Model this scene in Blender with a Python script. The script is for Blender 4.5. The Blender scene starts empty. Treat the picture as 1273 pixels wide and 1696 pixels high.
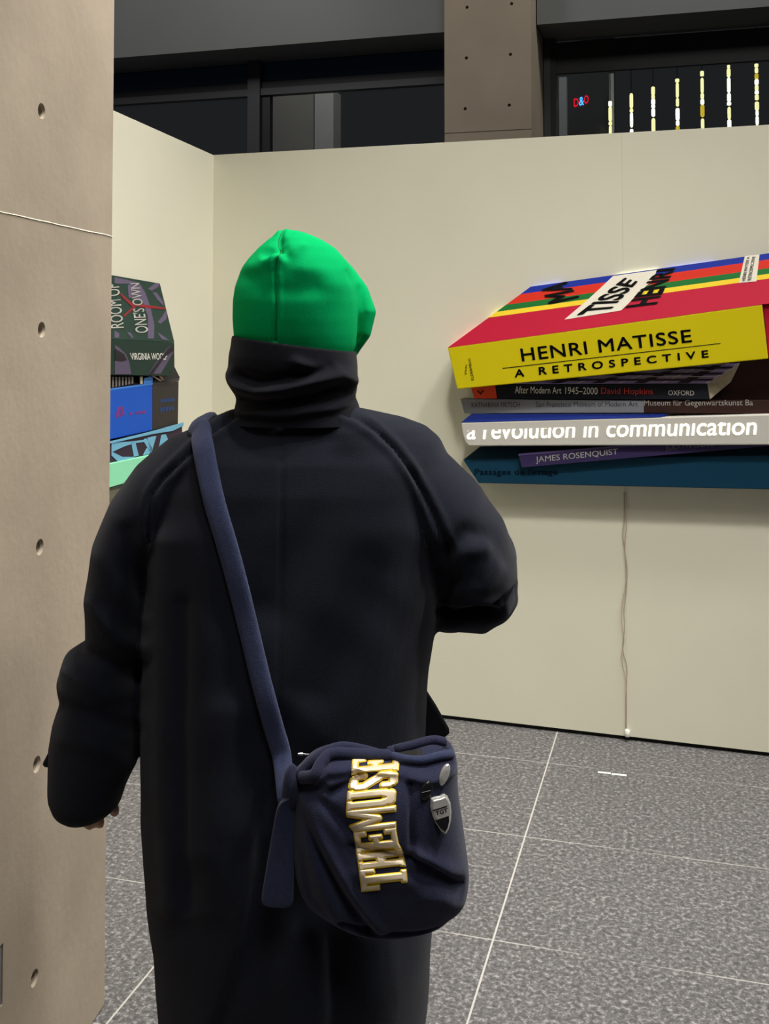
import bpy, bmesh, math, random
import numpy as np
from mathutils import Vector, Matrix
from mathutils.bvhtree import BVHTree

random.seed(7)
rng = np.random.default_rng(7)
scene = bpy.context.scene
col = scene.collection

# ------------------------------------------------------------------ camera
W, H = 1273.0, 1696.0
F = 1731.0                       # focal length in pixels
PITCH = math.radians(2.2)
CX, HORIZON = 636.5, 540.0
CY = HORIZON - F * math.tan(PITCH)
EYE = Vector((0, 0, 1.55))
cam_data = bpy.data.cameras.new('camera')
cam = bpy.data.objects.new('camera', cam_data)
col.objects.link(cam)
cam.location = EYE
cam.rotation_euler = (math.radians(90) + PITCH, 0, 0)
cam_data.sensor_fit = 'VERTICAL'
cam_data.sensor_height = 36.0
cam_data.lens = 36.0 * F / H
cam_data.shift_y = -(H / 2 - CY) / H
cam_data.clip_start = 0.05
scene.camera = cam

# ------------------------------------------------------------------ colour management, world, lamps
vs = scene.view_settings
scene.display_settings.display_device = 'sRGB'
vs.view_transform = 'Standard'
vs.look = 'None'
vs.exposure = -0.10
vs.gamma = 1.0
vs.use_curve_mapping = False

world = bpy.data.worlds.new('night')
scene.world = world
world.use_nodes = True
world.node_tree.nodes['Background'].inputs[0].default_value = (0.92, 0.92, 0.96, 1)
world.node_tree.nodes['Background'].inputs[1].default_value = 0.022


def area_lamp(name, loc, target, size, energy, color=(1, 0.965, 0.925), size_y=None, spread=None):
    d = bpy.data.lights.new(name, 'AREA')
    d.shape = 'RECTANGLE'
    d.size = size
    d.size_y = size_y or size
    d.energy = energy
    d.color = color
    if spread:
        d.spread = math.radians(spread)
    o = bpy.data.objects.new(name, d)
    col.objects.link(o)
    o.location = loc
    o.rotation_euler = (Vector(target) - Vector(loc)).to_track_quat('-Z', 'Y').to_euler()
    return o


# unseen lights above the frame: gallery ceiling and track lights, plus added fills
LAMPS = [
    ('ceiling_lamp', (1.4, 2.2, 7.6), (1.4, 2.0, 0), 2.0, 36, 110),
    ('room_fill_lamp', (1.0, -2.8, 9.6), (0.6, 0.5, 0.8), 2.4, 270, None),  # added fill from behind the camera, evens out the walls
    ('track_lamp_left', (0.2, 1.7, 4.9), (-0.1, 3.4, -0.3), 0.3, 16, 60),
    ('track_lamp_right', (1.9, 1.3, 4.9), (1.3, 3.0, -0.3), 0.3, 13.5, 60),
    ('track_lamp_side', (2.4, 2.2, 6.0), (-0.9, 3.2, 1.0), 0.3, 33, 70),
    ('lamp_far_side', (4.5, 2.0, 4.9), (-0.3, 3.2, 0.6), 0.8, 16, 90),
    ('hall_beam_lamp', (-3.4, 6.2, 6.7), (-2.2, 9.6, 4.4), 1.5, 78, None),
    ('hall_column_lamp', (4.6, 6.6, 7.0), (1.4, 9.2, 4.0), 0.8, 14, 70),
    ('hall_bounce_fill', (0.6, 6.9, 6.9), (0.6, 7.1, 0.0), 1.2, 12, 120),  # added so light bounced off the floor lifts the beam soffit
    ('outdoor_fill_lamp', (-0.4, 10.9, 6.4), (-0.7, 13.4, 3.4), 0.5, 45, None),  # added light outside, brightens the piers beyond the glass
    ('pillar_fill_lamp', (2.0, 1.2, 4.9), (-0.7, 1.9, 0.2), 0.3, 5, 60),  # added fill to brighten the lower pillar
]
for nm, lo, ta, sz, en, spr in LAMPS:
    area_lamp(nm, lo, ta, sz, en, spread=spr)


# ------------------------------------------------------------------ pixel rays
CP, SP = math.cos(PITCH), math.sin(PITCH)


def ray(px, py):
    a, b = (px - CX) / F, -(py - CY) / F
    return Vector((a, CP - b * SP, SP + b * CP))


def on_plane(px, py, n, k):
    """where the line of sight meets the plane n.P = k"""
    d = ray(px, py)
    t = (k - n.dot(EYE)) / n.dot(d)
    return EYE + d * t


def at_y(px, py, y):
    return on_plane(px, py, Vector((0, 1, 0)), y)


def on_floor(px, py):
    return on_plane(px, py, Vector((0, 0, 1)), 0.0)


def unproject(p):
    q = p - EYE
    depth = q.y * CP + q.z * SP
    up = -q.y * SP + q.z * CP
    return CX + F * q.x / depth, CY - F * up / depth


def pix(co):
    """picture coordinates of points, used to lay creases along traced lines"""
    dx, dy, dz = co[:, 0] - EYE.x, co[:, 1] - EYE.y, co[:, 2] - EYE.z
    dep = dy * CP + dz * SP
    return np.stack([CX + F * dx / dep, CY - F * (-dy * SP + dz * CP) / dep], 1)


# ------------------------------------------------------------------ materials
def lin(c):
    return tuple(((x / 255) / 12.92 if x / 255 <= 0.04045 else ((x / 255 + 0.055) / 1.055) ** 2.4) for x in c)


def mat(name, rgb, rough=0.6, var=0.0, scale=8.0, bump=0.0, bump_scale=60.0, metal=0.0, sheen=0.0,
        emit=None, emit_strength=0.0, spec=0.5, var2=None, coat=0.0):
    m = bpy.data.materials.new(name)
    m.use_nodes = True
    nt = m.node_tree
    b = nt.nodes['Principled BSDF']
    c = (*lin(rgb), 1)
    b.inputs['Base Color'].default_value = c
    b.inputs['Roughness'].default_value = rough
    b.inputs['Metallic'].default_value = metal
    b.inputs['Specular IOR Level'].default_value = spec
    b.inputs['Coat Weight'].default_value = coat
    if sheen:
        b.inputs['Sheen Weight'].default_value = sheen
        b.inputs['Sheen Roughness'].default_value = 0.45
    if emit:
        b.inputs['Emission Color'].default_value = (*lin(emit), 1)
        b.inputs['Emission Strength'].default_value = emit_strength
    tc = nt.nodes.new('ShaderNodeTexCoord')
    if var:
        n = nt.nodes.new('ShaderNodeTexNoise')
        n.inputs['Scale'].default_value = scale
        n.inputs['Detail'].default_value = 5
        nt.links.new(tc.outputs['Object'], n.inputs['Vector'])
        r = nt.nodes.new('ShaderNodeValToRGB')
        r.color_ramp.elements[0].position = 0.3
        r.color_ramp.elements[1].position = 0.7
        lo = var2 and lin(var2) or tuple(x * (1 - var) for x in c[:3])
        r.color_ramp.elements[0].color = (*lo, 1)
        r.color_ramp.elements[1].color = (*(min(1, x * (1 + var)) for x in c[:3]), 1)
        nt.links.new(n.outputs['Fac'], r.inputs['Fac'])
        nt.links.new(r.outputs['Color'], b.inputs['Base Color'])
    if bump:
        n2 = nt.nodes.new('ShaderNodeTexNoise')
        n2.inputs['Scale'].default_value = bump_scale
        n2.inputs['Detail'].default_value = 4
        nt.links.new(tc.outputs['Object'], n2.inputs['Vector'])
        bp = nt.nodes.new('ShaderNodeBump')
        bp.inputs['Strength'].default_value = bump
        bp.inputs['Distance'].default_value = 0.004
        nt.links.new(n2.outputs['Fac'], bp.inputs['Height'])
        nt.links.new(bp.outputs['Normal'], b.inputs['Normal'])
    return m


def glow(name, rgb, strength):
    m = bpy.data.materials.new(name)
    m.use_nodes = True
    b = m.node_tree.nodes['Principled BSDF']
    b.inputs['Base Color'].default_value = (*lin(rgb), 1)
    b.inputs['Emission Color'].default_value = (*lin(rgb), 1)
    b.inputs['Emission Strength'].default_value = strength
    return m


M = {}
M['wall'] = mat('cream_wall_paint', (224, 221, 200), 0.75, 0.025, 1.7, 0.06, 220, spec=0.25)
M['concrete'] = mat('cast_concrete', (168, 155, 137), 0.8, 0.13, 3.2, 0.25, 45, spec=0.25)
M['concrete_far'] = mat('cast_concrete_far', (165, 152, 134), 0.8, 0.07, 2.0, 0.2, 30, spec=0.25)
M['beam'] = mat('grey_steel_paint', (118, 121, 120), 0.5, 0.03, 2.0)
M['frame'] = mat('dark_window_metal', (62, 64, 68), 0.45)
M['frame_black'] = mat('black_window_metal', (22, 23, 26), 0.5)
M['black'] = mat('matt_black', (10, 10, 11), 0.8)
M['coat'] = mat('black_wool', (29, 32, 42), 0.95, 0.10, 240, 0.35, 900, sheen=0.10, spec=0.12)
M['coat_dark'] = mat('black_fleece', (22, 23, 30), 0.95, 0.10, 240, 0.3, 900, sheen=0.08, spec=0.1)
M['green'] = mat('green_jersey', (0, 176, 98), 0.9, 0.04, 200, 0.25, 1100, spec=0.06)
M['green_seam'] = mat('green_seam_thread', (0, 118, 62), 0.9)
M['navy'] = mat('navy_jersey', (40, 43, 66), 0.9, 0.10, 160, 0.4, 700, sheen=0.15, spec=0.2)
M['navy_strap'] = mat('navy_jersey_strap', (54, 61, 90), 0.9, 0.12, 160, 0.4, 700, sheen=0.15, spec=0.2)
M['navy_shade'] = mat('navy_strap_shade', (20, 21, 30), 0.95)
M['foil'] = mat('cream_foil', (238, 220, 186), 0.38, 0.10, 55, metal=0.25)
M['gold'] = mat('gold_outline', (232, 194, 36), 0.42, 0.08, 60, metal=0.2)
M['chrome'] = mat('chrome', (226, 226, 222), 0.16, metal=1.0)
M['badge_pale'] = mat('pale_badge_metal', (214, 212, 206), 0.22, metal=0.45)
M['enamel_black'] = mat('black_enamel', (24, 24, 26), 0.18)
M['silver'] = mat('brushed_silver', (190, 188, 184), 0.32, metal=0.9)
M['skin'] = mat('skin', (196, 148, 126), 0.55, 0.05, 40)
M['trouser'] = mat('black_trouser_cloth', (20, 20, 23), 0.9)
M['shoe'] = mat('black_shoe_leather', (16, 16, 17), 0.5)
M['sole'] = mat('white_shoe_sole', (190, 188, 182), 0.7)
M['tape'] = mat('white_tape', (250, 250, 246), 0.6)
M['plastic_white'] = mat('white_plastic', (246, 244, 234), 0.4)
M['wire'] = mat('pale_wire', (176, 166, 146), 0.5)
M['wire_pink'] = mat('pink_wire', (196, 166, 150), 0.5)
M['socket_grey'] = mat('grey_socket_plate', (112, 110, 114), 0.5)


def floor_material():
    m = bpy.data.materials.new('grey_granite_tiles')
    m.use_nodes = True
    nt = m.node_tree
    N = nt.nodes.new
    L = nt.links.new
    b = nt.nodes['Principled BSDF']
    tc = N('ShaderNodeTexCoord')
    # chipped stone grain
    mp = N('ShaderNodeMapping')
    L(tc.outputs['Object'], mp.inputs['Vector'])
    n1 = N('ShaderNodeTexNoise')
    n1.inputs['Scale'].default_value = 78
    n1.inputs['Detail'].default_value = 6
    n1.inputs['Roughness'].default_value = 0.72
    n1.inputs['Distortion'].default_value = 0.25
    L(mp.outputs['Vector'], n1.inputs['Vector'])
    r1 = N('ShaderNodeValToRGB')
    e = r1.color_ramp.elements
    e[0].position, e[0].color = 0.38, (*lin((71, 69, 69)), 1)
    e[1].position, e[1].color = 0.64, (*lin((158, 156, 156)), 1)
    k = e.new(0.52)
    k.color = (*lin((102, 100, 100)), 1)
    L(n1.outputs['Fac'], r1.inputs['Fac'])
    n2 = N('ShaderNodeTexNoise')
    n2.inputs['Scale'].default_value = 1.6
    n2.inputs['Detail'].default_value = 3
    L(tc.outputs['Object'], n2.inputs['Vector'])
    r2 = N('ShaderNodeMapRange')
    r2.inputs['To Min'].default_value = 0.86
    r2.inputs['To Max'].default_value = 1.10
    L(n2.outputs['Fac'], r2.inputs['Value'])
    mx = N('ShaderNodeMix')
    mx.data_type = 'RGBA'
    mx.blend_type = 'MULTIPLY'
    mx.inputs['Factor'].default_value = 1
    L(r1.outputs['Color'], mx.inputs['A'])
    L(r2.outputs['Result'], mx.inputs['B'])
    # grout: the floor object's own x and y run along the tile rows
    sep = N('ShaderNodeSeparateXYZ')
    L(tc.outputs['Object'], sep.inputs['Vector'])

    def line(sock, pitch, off, half):
        a = N('ShaderNodeMath'); a.operation = 'SUBTRACT'; a.inputs[1].default_value = off
        L(sock, a.inputs[0])
        p = N('ShaderNodeMath'); p.operation = 'PINGPONG'; p.inputs[1].default_value = pitch / 2
        L(a.outputs[0], p.inputs[0])
        c = N('ShaderNodeMath'); c.operation = 'LESS_THAN'; c.inputs[1].default_value = half
        L(p.outputs[0], c.inputs[0])
        return c.outputs[0]
    gu = line(sep.outputs['X'], 0.77, -0.478, 0.0024)
    gv = line(sep.outputs['Y'], 0.556, 2.674, 0.0022)
    w = N('ShaderNodeTexNoise'); w.inputs['Scale'].default_value = 3.0
    L(tc.outputs['Object'], w.inputs['Vector'])
    wr = N('ShaderNodeMapRange')
    wr.inputs['From Min'].default_value = 0.38
    wr.inputs['From Max'].default_value = 0.60
    wr.inputs['To Min'].default_value = 0.12
    wr.inputs['To Max'].default_value = 0.75
    L(w.outputs['Fac'], wr.inputs['Value'])
    gvm = N('ShaderNodeMath'); gvm.operation = 'MULTIPLY'
    L(gv, gvm.inputs[0]); L(wr.outputs['Result'], gvm.inputs[1])
    gm = N('ShaderNodeMath'); gm.operation = 'MAXIMUM'
    L(gu, gm.inputs[0]); L(gvm.outputs[0], gm.inputs[1])
    mg = N('ShaderNodeMix'); mg.data_type = 'RGBA'
    L(gm.outputs[0], mg.inputs['Factor'])
    L(mx.outputs['Result'], mg.inputs['A'])
    mg.inputs['B'].default_value = (*lin((190, 187, 180)), 1)
    L(mg.outputs['Result'], b.inputs['Base Color'])
    b.inputs['Roughness'].default_value = 0.62
    bp = N('ShaderNodeBump')
    bp.inputs['Strength'].default_value = 0.35
    bp.inputs['Distance'].default_value = 0.003
    L(n1.outputs['Fac'], bp.inputs['Height'])
    L(bp.outputs['Normal'], b.inputs['Normal'])
    return m


M['floor'] = floor_material()


def glass_material(tint=(0.80, 0.83, 0.84)):
    m = bpy.data.materials.new('window_glass')
    m.use_nodes = True
    nt = m.node_tree
    nt.nodes.remove(nt.nodes['Principled BSDF'])
    out = nt.nodes['Material Output']
    t = nt.nodes.new('ShaderNodeBsdfTransparent')
    t.inputs[0].default_value = (*tint, 1)
    g = nt.nodes.new('ShaderNodeBsdfGlossy')
    g.inputs['Roughness'].default_value = 0.03
    f = nt.nodes.new('ShaderNodeFresnel')
    f.inputs['IOR'].default_value = 1.5
    mx = nt.nodes.new('ShaderNodeMixShader')
    nt.links.new(f.outputs[0], mx.inputs[0])
    nt.links.new(t.outputs[0], mx.inputs[1])
    nt.links.new(g.outputs[0], mx.inputs[2])
    nt.links.new(mx.outputs[0], out.inputs['Surface'])
    return m


M['glass'] = glass_material()
M['glass_dark'] = glass_material((0.16, 0.24, 0.34))

# ------------------------------------------------------------------ object helpers


def where(o):
    p = Vector((0, 0, 0))
    while o:
        p += o.location
        o = o.parent
    return p


def obj(name, verts, faces, material, parent=None, smooth=False, loc=None, fmat=None):
    """one mesh object from world coordinates; material may be a list with fmat as per-face index"""
    base = where(parent) if parent else Vector((0, 0, 0))
    if loc is not None:
        base = base + (Vector(loc) - base)
    me = bpy.data.meshes.new(name)
    me.from_pydata([tuple(Vector(v) - base) for v in verts], [], [tuple(f) for f in faces])
    ms = material if isinstance(material, list) else [material]
    for m in ms:
        me.materials.append(m)
    if fmat is not None:
        me.polygons.foreach_set('material_index', list(fmat))
    bm = bmesh.new()
    bm.from_mesh(me)
    bmesh.ops.recalc_face_normals(bm, faces=bm.faces)
    bm.to_mesh(me)
    bm.free()
    if smooth:
        me.polygons.foreach_set('use_smooth', [True] * len(me.polygons))
    o = bpy.data.objects.new(name, me)
    col.objects.link(o)
    if parent:
        o.parent = parent
        o.location = Vector((0, 0, 0))
    elif loc is not None:
        o.location = loc
    return o


def tag(o, label=None, cat=None, group=None, kind=None):
    if label: o['label'] = label
    if cat: o['category'] = cat
    if group: o['group'] = group
    if kind: o['kind'] = kind
    return o


def thing(name, loc, label, cat, group=None):
    o = bpy.data.objects.new(name, None)
    o.empty_display_size = 0.1
    col.objects.link(o)
    o.location = loc
    return tag(o, label, cat, group)


def bevel(o, w, seg=2):
    md = o.modifiers.new('bevel', 'BEVEL')
    md.width = w
    md.segments = seg
    md.limit_method = 'ANGLE'
    return o


class Geo:
    def __init__(s):
        s.v, s.f, s.m = [], [], []

    def prism(s, front, back, mi=0):
        """closed solid between two matching polygons"""
        n = len(front)
        o = len(s.v)
        s.v += [Vector(p) for p in front] + [Vector(p) for p in back]
        s.f.append(tuple(range(o, o + n)))
        s.f.append(tuple(range(o + 2 * n - 1, o + n - 1, -1)))
        for i in range(n):
            j = (i + 1) % n
            s.f.append((o + i, o + n + i, o + n + j, o + j))
        s.m += [mi] * (n + 2)
        return s

    def box(s, o, ax, ay, az, mi=0):
        """corner o and three edge vectors"""
        o, ax, ay, az = map(Vector, (o, ax, ay, az))
        return s.prism([o, o + ax, o + ax + az, o + az], [o + ay, o + ax + ay, o + ax + ay + az, o + ay + az], mi)

    def poly(s, pts, mi=0):
        o = len(s.v)
        s.v += [Vector(p) for p in pts]
        s.f.append(tuple(range(o, o + len(pts))))
        s.m.append(mi)
        return s

    def tube(s, pts, r, n=10, mi=0, cap=True):
        pts = [Vector(p) for p in pts]
        rs = r if isinstance(r, (list, tuple)) else [r] * len(pts)
        prev = None
        o0 = len(s.v)
        for i, p in enumerate(pts):
            t = (pts[min(i + 1, len(pts) - 1)] - pts[max(i - 1, 0)]).normalized()
            if prev is None:
                a = t.orthogonal().normalized()
            else:
                a = (prev - t * prev.dot(t))
                a = a.normalized() if a.length > 1e-6 else t.orthogonal().normalized()
            prev = a
            b = t.cross(a)
            for k in range(n):
                q = 2 * math.pi * k / n
                s.v.append(p + (a * math.cos(q) + b * math.sin(q)) * rs[i])
        for i in range(len(pts) - 1):
            for k in range(n):
                k2 = (k + 1) % n
                s.f.append((o0 + i * n + k, o0 + i * n + k2, o0 + (i + 1) * n + k2, o0 + (i + 1) * n + k))
                s.m.append(mi)
        if cap:
            s.f.append(tuple(o0 + k for k in range(n - 1, -1, -1)))
            s.f.append(tuple(o0 + (len(pts) - 1) * n + k for k in range(n)))
            s.m += [mi, mi]
        return s

    def loft(s, rings, mi=0):
        o0 = len(s.v)
        n = len(rings[0])
        for r in rings:
            s.v += [Vector(p) for p in r]
        for i in range(len(rings) - 1):
            for k in range(n):
                k2 = (k + 1) % n
                s.f.append((o0 + i * n + k, o0 + i * n + k2, o0 + (i + 1) * n + k2, o0 + (i + 1) * n + k))
                s.m.append(mi)
        s.f.append(tuple(o0 + k for k in range(n - 1, -1, -1)))
        s.f.append(tuple(o0 + (len(rings) - 1) * n + k for k in range(n)))
        s.m += [mi, mi]
        return s

    def ball(s, c, rx, ry=None, rz=None, nu=20, nv=12, mi=0):
        ry, rz = ry or rx, rz or rx
        c = Vector(c)
        rings = []
        for i in range(1, nv):
            a = math.pi * i / nv
            rings.append([c + Vector((rx * math.sin(a) * math.cos(2 * math.pi * k / nu),
                                      ry * math.sin(a) * math.sin(2 * math.pi * k / nu),
                                      rz * math.cos(a))) for k in range(nu)])
        return s.loft(rings, mi)

    def limb(s, pts, radii, n=18):
        """tapering limb with round ends"""
        pts = [Vector(p) for p in pts]
        t0 = (pts[0] - pts[1]).normalized()
        t1 = (pts[-1] - pts[-2]).normalized()
        P = [pts[0] + t0 * radii[0] * 0.8, pts[0] + t0 * radii[0] * 0.5] + pts + [pts[-1] + t1 * radii[-1] * 0.5, pts[-1] + t1 * radii[-1] * 0.8]
        R = [radii[0] * 0.45, radii[0] * 0.85] + list(radii) + [radii[-1] * 0.85, radii[-1] * 0.45]
        return s.tube(P, R, n)

    def make(s, name, material, parent=None, smooth=False, loc=None):
        return obj(name, s.v, s.f, material, parent, smooth, loc, s.m if isinstance(material, list) else None)


def mesh_of(geo, mods):
    """temporary object -> evaluated mesh arrays"""
    me = bpy.data.meshes.new('tmp')
    me.from_pydata([tuple(v) for v in geo.v], [], [tuple(f) for f in geo.f])
    bm = bmesh.new(); bm.from_mesh(me)
    bmesh.ops.recalc_face_normals(bm, faces=bm.faces)
    bm.to_mesh(me); bm.free()
    o = bpy.data.objects.new('tmp', me)
    col.objects.link(o)
    for kind, kw in mods:
        md = o.modifiers.new(kind, kind)
        for k, v in kw.items():
            setattr(md, k, v)
    dg = bpy.context.evaluated_depsgraph_get()
    dg.update()
    ev = bpy.data.meshes.new_from_object(o.evaluated_get(dg))
    bpy.data.objects.remove(o)
    bpy.data.meshes.remove(me)
    return ev


def arrays(me):
    n = len(me.vertices)
    co = np.empty(n * 3); me.vertices.foreach_get('co', co)
    no = np.empty(n * 3); me.vertex_normals.foreach_get('vector', no)
    return co.reshape(-1, 3), no.reshape(-1, 3)


def fused(geo, voxel, smooth=6):
    return mesh_of(geo, [('REMESH', dict(mode='VOXEL', voxel_size=voxel)),
                         ('SMOOTH', dict(factor=0.5, iterations=smooth))])


def dist2(p, line):
    """distance of 2-D points to a polyline, and the signed side"""
    p = np.asarray(p)
    best = np.full(len(p), 1e9)
    side = np.zeros(len(p))
    for (ax, ay), (bx, by) in zip(line[:-1], line[1:]):
        dx, dy = bx - ax, by - ay
        L2 = dx * dx + dy * dy
        t = np.clip(((p[:, 0] - ax) * dx + (p[:, 1] - ay) * dy) / L2, 0, 1)
        qx, qy = p[:, 0] - (ax + t * dx), p[:, 1] - (ay + t * dy)
        d = np.hypot(qx, qy)
        m = d < best
        best[m] = d[m]
        side[m] = np.sign(dx * qy - dy * qx)[m]
    return best, side


def spline(pts, n):
    """Catmull-Rom through the points, n samples"""
    P = [np.array(p, float) for p in pts]
    P = [2 * P[0] - P[1]] + P + [2 * P[-1] - P[-2]]
    out = []
    segs = len(P) - 3
    for i in range(n):
        u = i / (n - 1) * segs
        k = min(int(u), segs - 1)
        t = u - k
        a, b, c, d = P[k:k + 4]
        out.append(0.5 * ((2 * b) + (c - a) * t + (2 * a - 5 * b + 4 * c - d) * t * t + (3 * b - a - 3 * c + d) * t ** 3))
    return out


# ------------------------------------------------------------------ lettering
_text_cache = {}


def text_mesh(body, bold=0.0, space=1.0, shear=0.0):
    key = (body, bold, space, shear)
    if key in _text_cache:
        return _text_cache[key]
    cu = bpy.data.curves.new('txt', 'FONT')
    cu.body = body
    cu.space_character = space
    cu.shear = shear
    cu.resolution_u = 4
    o = bpy.data.objects.new('txt', cu)
    col.objects.link(o)
    dg = bpy.context.evaluated_depsgraph_get()
    dg.update()
    me = bpy.data.meshes.new_from_object(o.evaluated_get(dg))
    v = np.array([tuple(x.co)[:2] for x in me.vertices])
    f = [tuple(p.vertices) for p in me.polygons]
    bpy.data.objects.remove(o)
    bpy.data.curves.remove(cu)
    bpy.data.meshes.remove(me)
    lo, hi = v.min(0), v.max(0)
    v = (v - lo) / (hi - lo)
    if bold:
        # heavier strokes: the same outlines overlaid with small shifts
        n = len(v)
        sh = [(0, 0)] + [(math.cos(a) * bold, math.sin(a) * bold) for a in [k * math.pi / 4 for k in range(8)]]
        f = [tuple(i + k * n for i in q) for k in range(len(sh)) for q in f]
        v = np.concatenate([v + np.array(d) / (hi - lo) for d in sh])
        lo, hi = v.min(0), v.max(0)
        v = (v - lo) / (hi - lo)
    _text_cache[key] = (v, f)
    return v, f


def bil(q, s, t):
    """q = TL, TR, BR, BL ; s along, t up"""
    return (q[3] * (1 - s) + q[2] * s) * (1 - t) + (q[0] * (1 - s) + q[1] * s) * t


def lettering(name, body, quad, material, parent, lift, bold=0.0, space=1.0, shear=0.0, clip=None):
    v, f = text_mesh(body, bold, space, shear)
    if clip is not None:
        bm = bmesh.new()
        vs_ = [bm.verts.new((x, y, 0)) for x, y in v]
        for k in f:
            try:
                bm.faces.new([vs_[i] for i in k])
            except ValueError:
                pass
        (x0, y0), (x1, y1) = clip
        nrm = Vector((-(y1 - y0), x1 - x0, 0)).normalized()
        bmesh.ops.bisect_plane(bm, geom=bm.verts[:] + bm.edges[:] + bm.faces[:], plane_co=(x0, y0, 0), plane_no=nrm, clear_outer=True)
        bm.verts.index_update()
        v = np.array([tuple(x.co)[:2] for x in bm.verts])
        f = [tuple(x.index for x in k.verts) for k in bm.faces]
        bm.free()
    pts = [bil(quad, s, t) + lift for s, t in v]
    return obj(name, pts, f, material, parent)


# ================================================================== SETTING
U0 = Vector((0.9616, -0.2744, 0)).normalized()    # along the right-hand wall, towards the right
A0 = Vector((0.2744, 0.9616, 0)).normalized()     # away from the camera

# floor: its own x, y axes follow the tiles
fl = Geo()
fl.box((-7, -5, -0.05), (16, 0, 0), (0, 15.0, 0), (0, 0, 0.05))
floor = fl.make('floor', M['floor'])
floor.rotation_euler = (0, 0, math.atan2(U0.y, U0.x))
tag(floor, 'grey granite tile floor with pale grout lines', kind='structure')

# exhibition wall, right-hand run
C0 = on_floor(348, 1146)
E0 = on_floor(1273, 1254)
UW = (E0 - C0).normalized()
NW = Vector((UW.y, -UW.x, 0))                     # towards the room
if NW.y > 0: NW = -NW
KW = NW.dot(C0)
WALL_TOP = on_plane(348, 257, NW, KW).z
seam_p = on_plane(1036, 1000, NW, KW)
su = (seam_p - C0).dot(UW)
w = Geo()
Z = Vector((0, 0, 1))
for a, b in ((0.0, su - 0.0002), (su + 0.0002, 4.2)):
    w.box(C0 + UW * a + Z * 0.016, UW * (b - a), -NW * 0.09, Z * (WALL_TOP - 0.016))
wall_right = bevel(w.make('wall_right', M['wall']), 0.0003)
tag(wall_right, 'cream partition wall behind the large book stack', kind='structure')
w = Geo()
w.box(C0 + UW * 0.02 - NW * 0.012, UW * 4.15, -NW * 0.06, Z * 0.0155)  # black strip stands for the shade in the gap below the wall
tag(w.make('shadow_gap_right', M['black']), 'black strip for the shadow gap under the cream wall', kind='structure')

# left-hand run
LV = Vector((987 - CX, F, 0)).normalized()
NL = Vector((LV.y, -LV.x, 0))                     # towards the room (right)
KL = NL.dot(C0)
w = Geo()
w.box(C0 + LV * 0.09 + Z * 0.016, -LV * 3.4, -NL * 0.09, Z * (WALL_TOP - 0.016))
wall_left = bevel(w.make('wall_left', M['wall']), 0.002)
tag(wall_left, 'cream partition wall behind the small book stack at left', kind='structure')
w = Geo()
w.box(C0 + LV * 0.08 - NL * 0.012, -LV * 3.38, -NL * 0.06, Z * 0.0155)  # same black strip for the shaded gap on this side
tag(w.make('shadow_gap_left', M['black']), 'black strip for the shadow gap under left wall', kind='structure')

# near concrete pillar at the left edge of the picture
B0 = on_floor(174, 1664)
PV = Vector((890 - CX, F, 0)).normalized()        # along its face, away
PN = Vector((PV.y, -PV.x, 0))                     # towards the room
KP = PN.dot(B0)
pil = Geo()
pil.box(B0 - PV * 1.7, PV * 1.7, -PN * 0.55, Z * 4.9)
pm = bpy.data.meshes.new('pillar_tmp')
pillar = pil.make('pillar', M['concrete'])
bevel_md = pillar.modifiers.new('bevel', 'BEVEL'); bevel_md.width = 0.005; bevel_md.segments = 2
cuts = Geo()
hole_px = [(69, 184), (69, 546), (66, 906), (61, 1266), (57, 1620)]
holes = [on_plane(x, y, PN, KP) for x, y in hole_px]
hole_cuts = []
for h in holes:
    cuts.tube([h + PN * 0.02, h, h - PN * 0.006, h - PN * 0.06], [0.0160, 0.0160, 0.0128, 0.0125], 24)
# seam between two pours
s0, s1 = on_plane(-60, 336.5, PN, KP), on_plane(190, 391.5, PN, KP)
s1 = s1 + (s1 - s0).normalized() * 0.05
# socket recess at the frame's edge
r0, r1 = on_plane(-60, 1680, PN, KP), on_plane(4, 1664, PN, KP)
r2 = on_plane(4, 1563, PN, KP)
cuts.box(Vector((r0.x, r0.y, r1.z)) + PN * 0.01, Vector((r1.x - r0.x, r1.y - r0.y, 0)), -PN * 0.016, Z * (r2.z - r1.z))
cm = bpy.data.meshes.new('cut')
cm.from_pydata([tuple(v) for v in cuts.v], [], cuts.f)
bm = bmesh.new(); bm.from_mesh(cm); bmesh.ops.recalc_face_normals(bm, faces=bm.faces); bm.to_mesh(cm); bm.free()
co_ = bpy.data.objects.new('cut', cm)
col.objects.link(co_)
md = pillar.modifiers.new('holes', 'BOOLEAN'); md.object = co_; md.operation = 'DIFFERENCE'; md.solver = 'EXACT'
dg = bpy.context.evaluated_depsgraph_get(); dg.update()
baked = bpy.data.meshes.new_from_object(pillar.evaluated_get(dg))
pillar.modifiers.clear()
pillar.data = baked
bpy.data.objects.remove(co_)
tag(pillar, 'near concrete pillar with round tie holes at left edge', kind='structure')
M['ledge'] = mat('pale_lit_ledge', (236, 226, 204), 0.8, 0.06, 30)  # pale colour stands for the lit ledge of the pour seam
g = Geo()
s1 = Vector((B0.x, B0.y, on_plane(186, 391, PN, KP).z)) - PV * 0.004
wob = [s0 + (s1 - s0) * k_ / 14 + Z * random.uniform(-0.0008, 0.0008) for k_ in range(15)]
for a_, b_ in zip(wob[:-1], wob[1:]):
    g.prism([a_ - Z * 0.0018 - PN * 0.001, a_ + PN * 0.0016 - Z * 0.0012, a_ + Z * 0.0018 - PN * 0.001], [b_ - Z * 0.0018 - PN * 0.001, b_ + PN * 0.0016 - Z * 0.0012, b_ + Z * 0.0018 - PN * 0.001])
tag(g.make('trim_1', M['ledge']), 'pale cement line coloured as if lit, between two pours of the near pillar', kind='structure')
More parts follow.
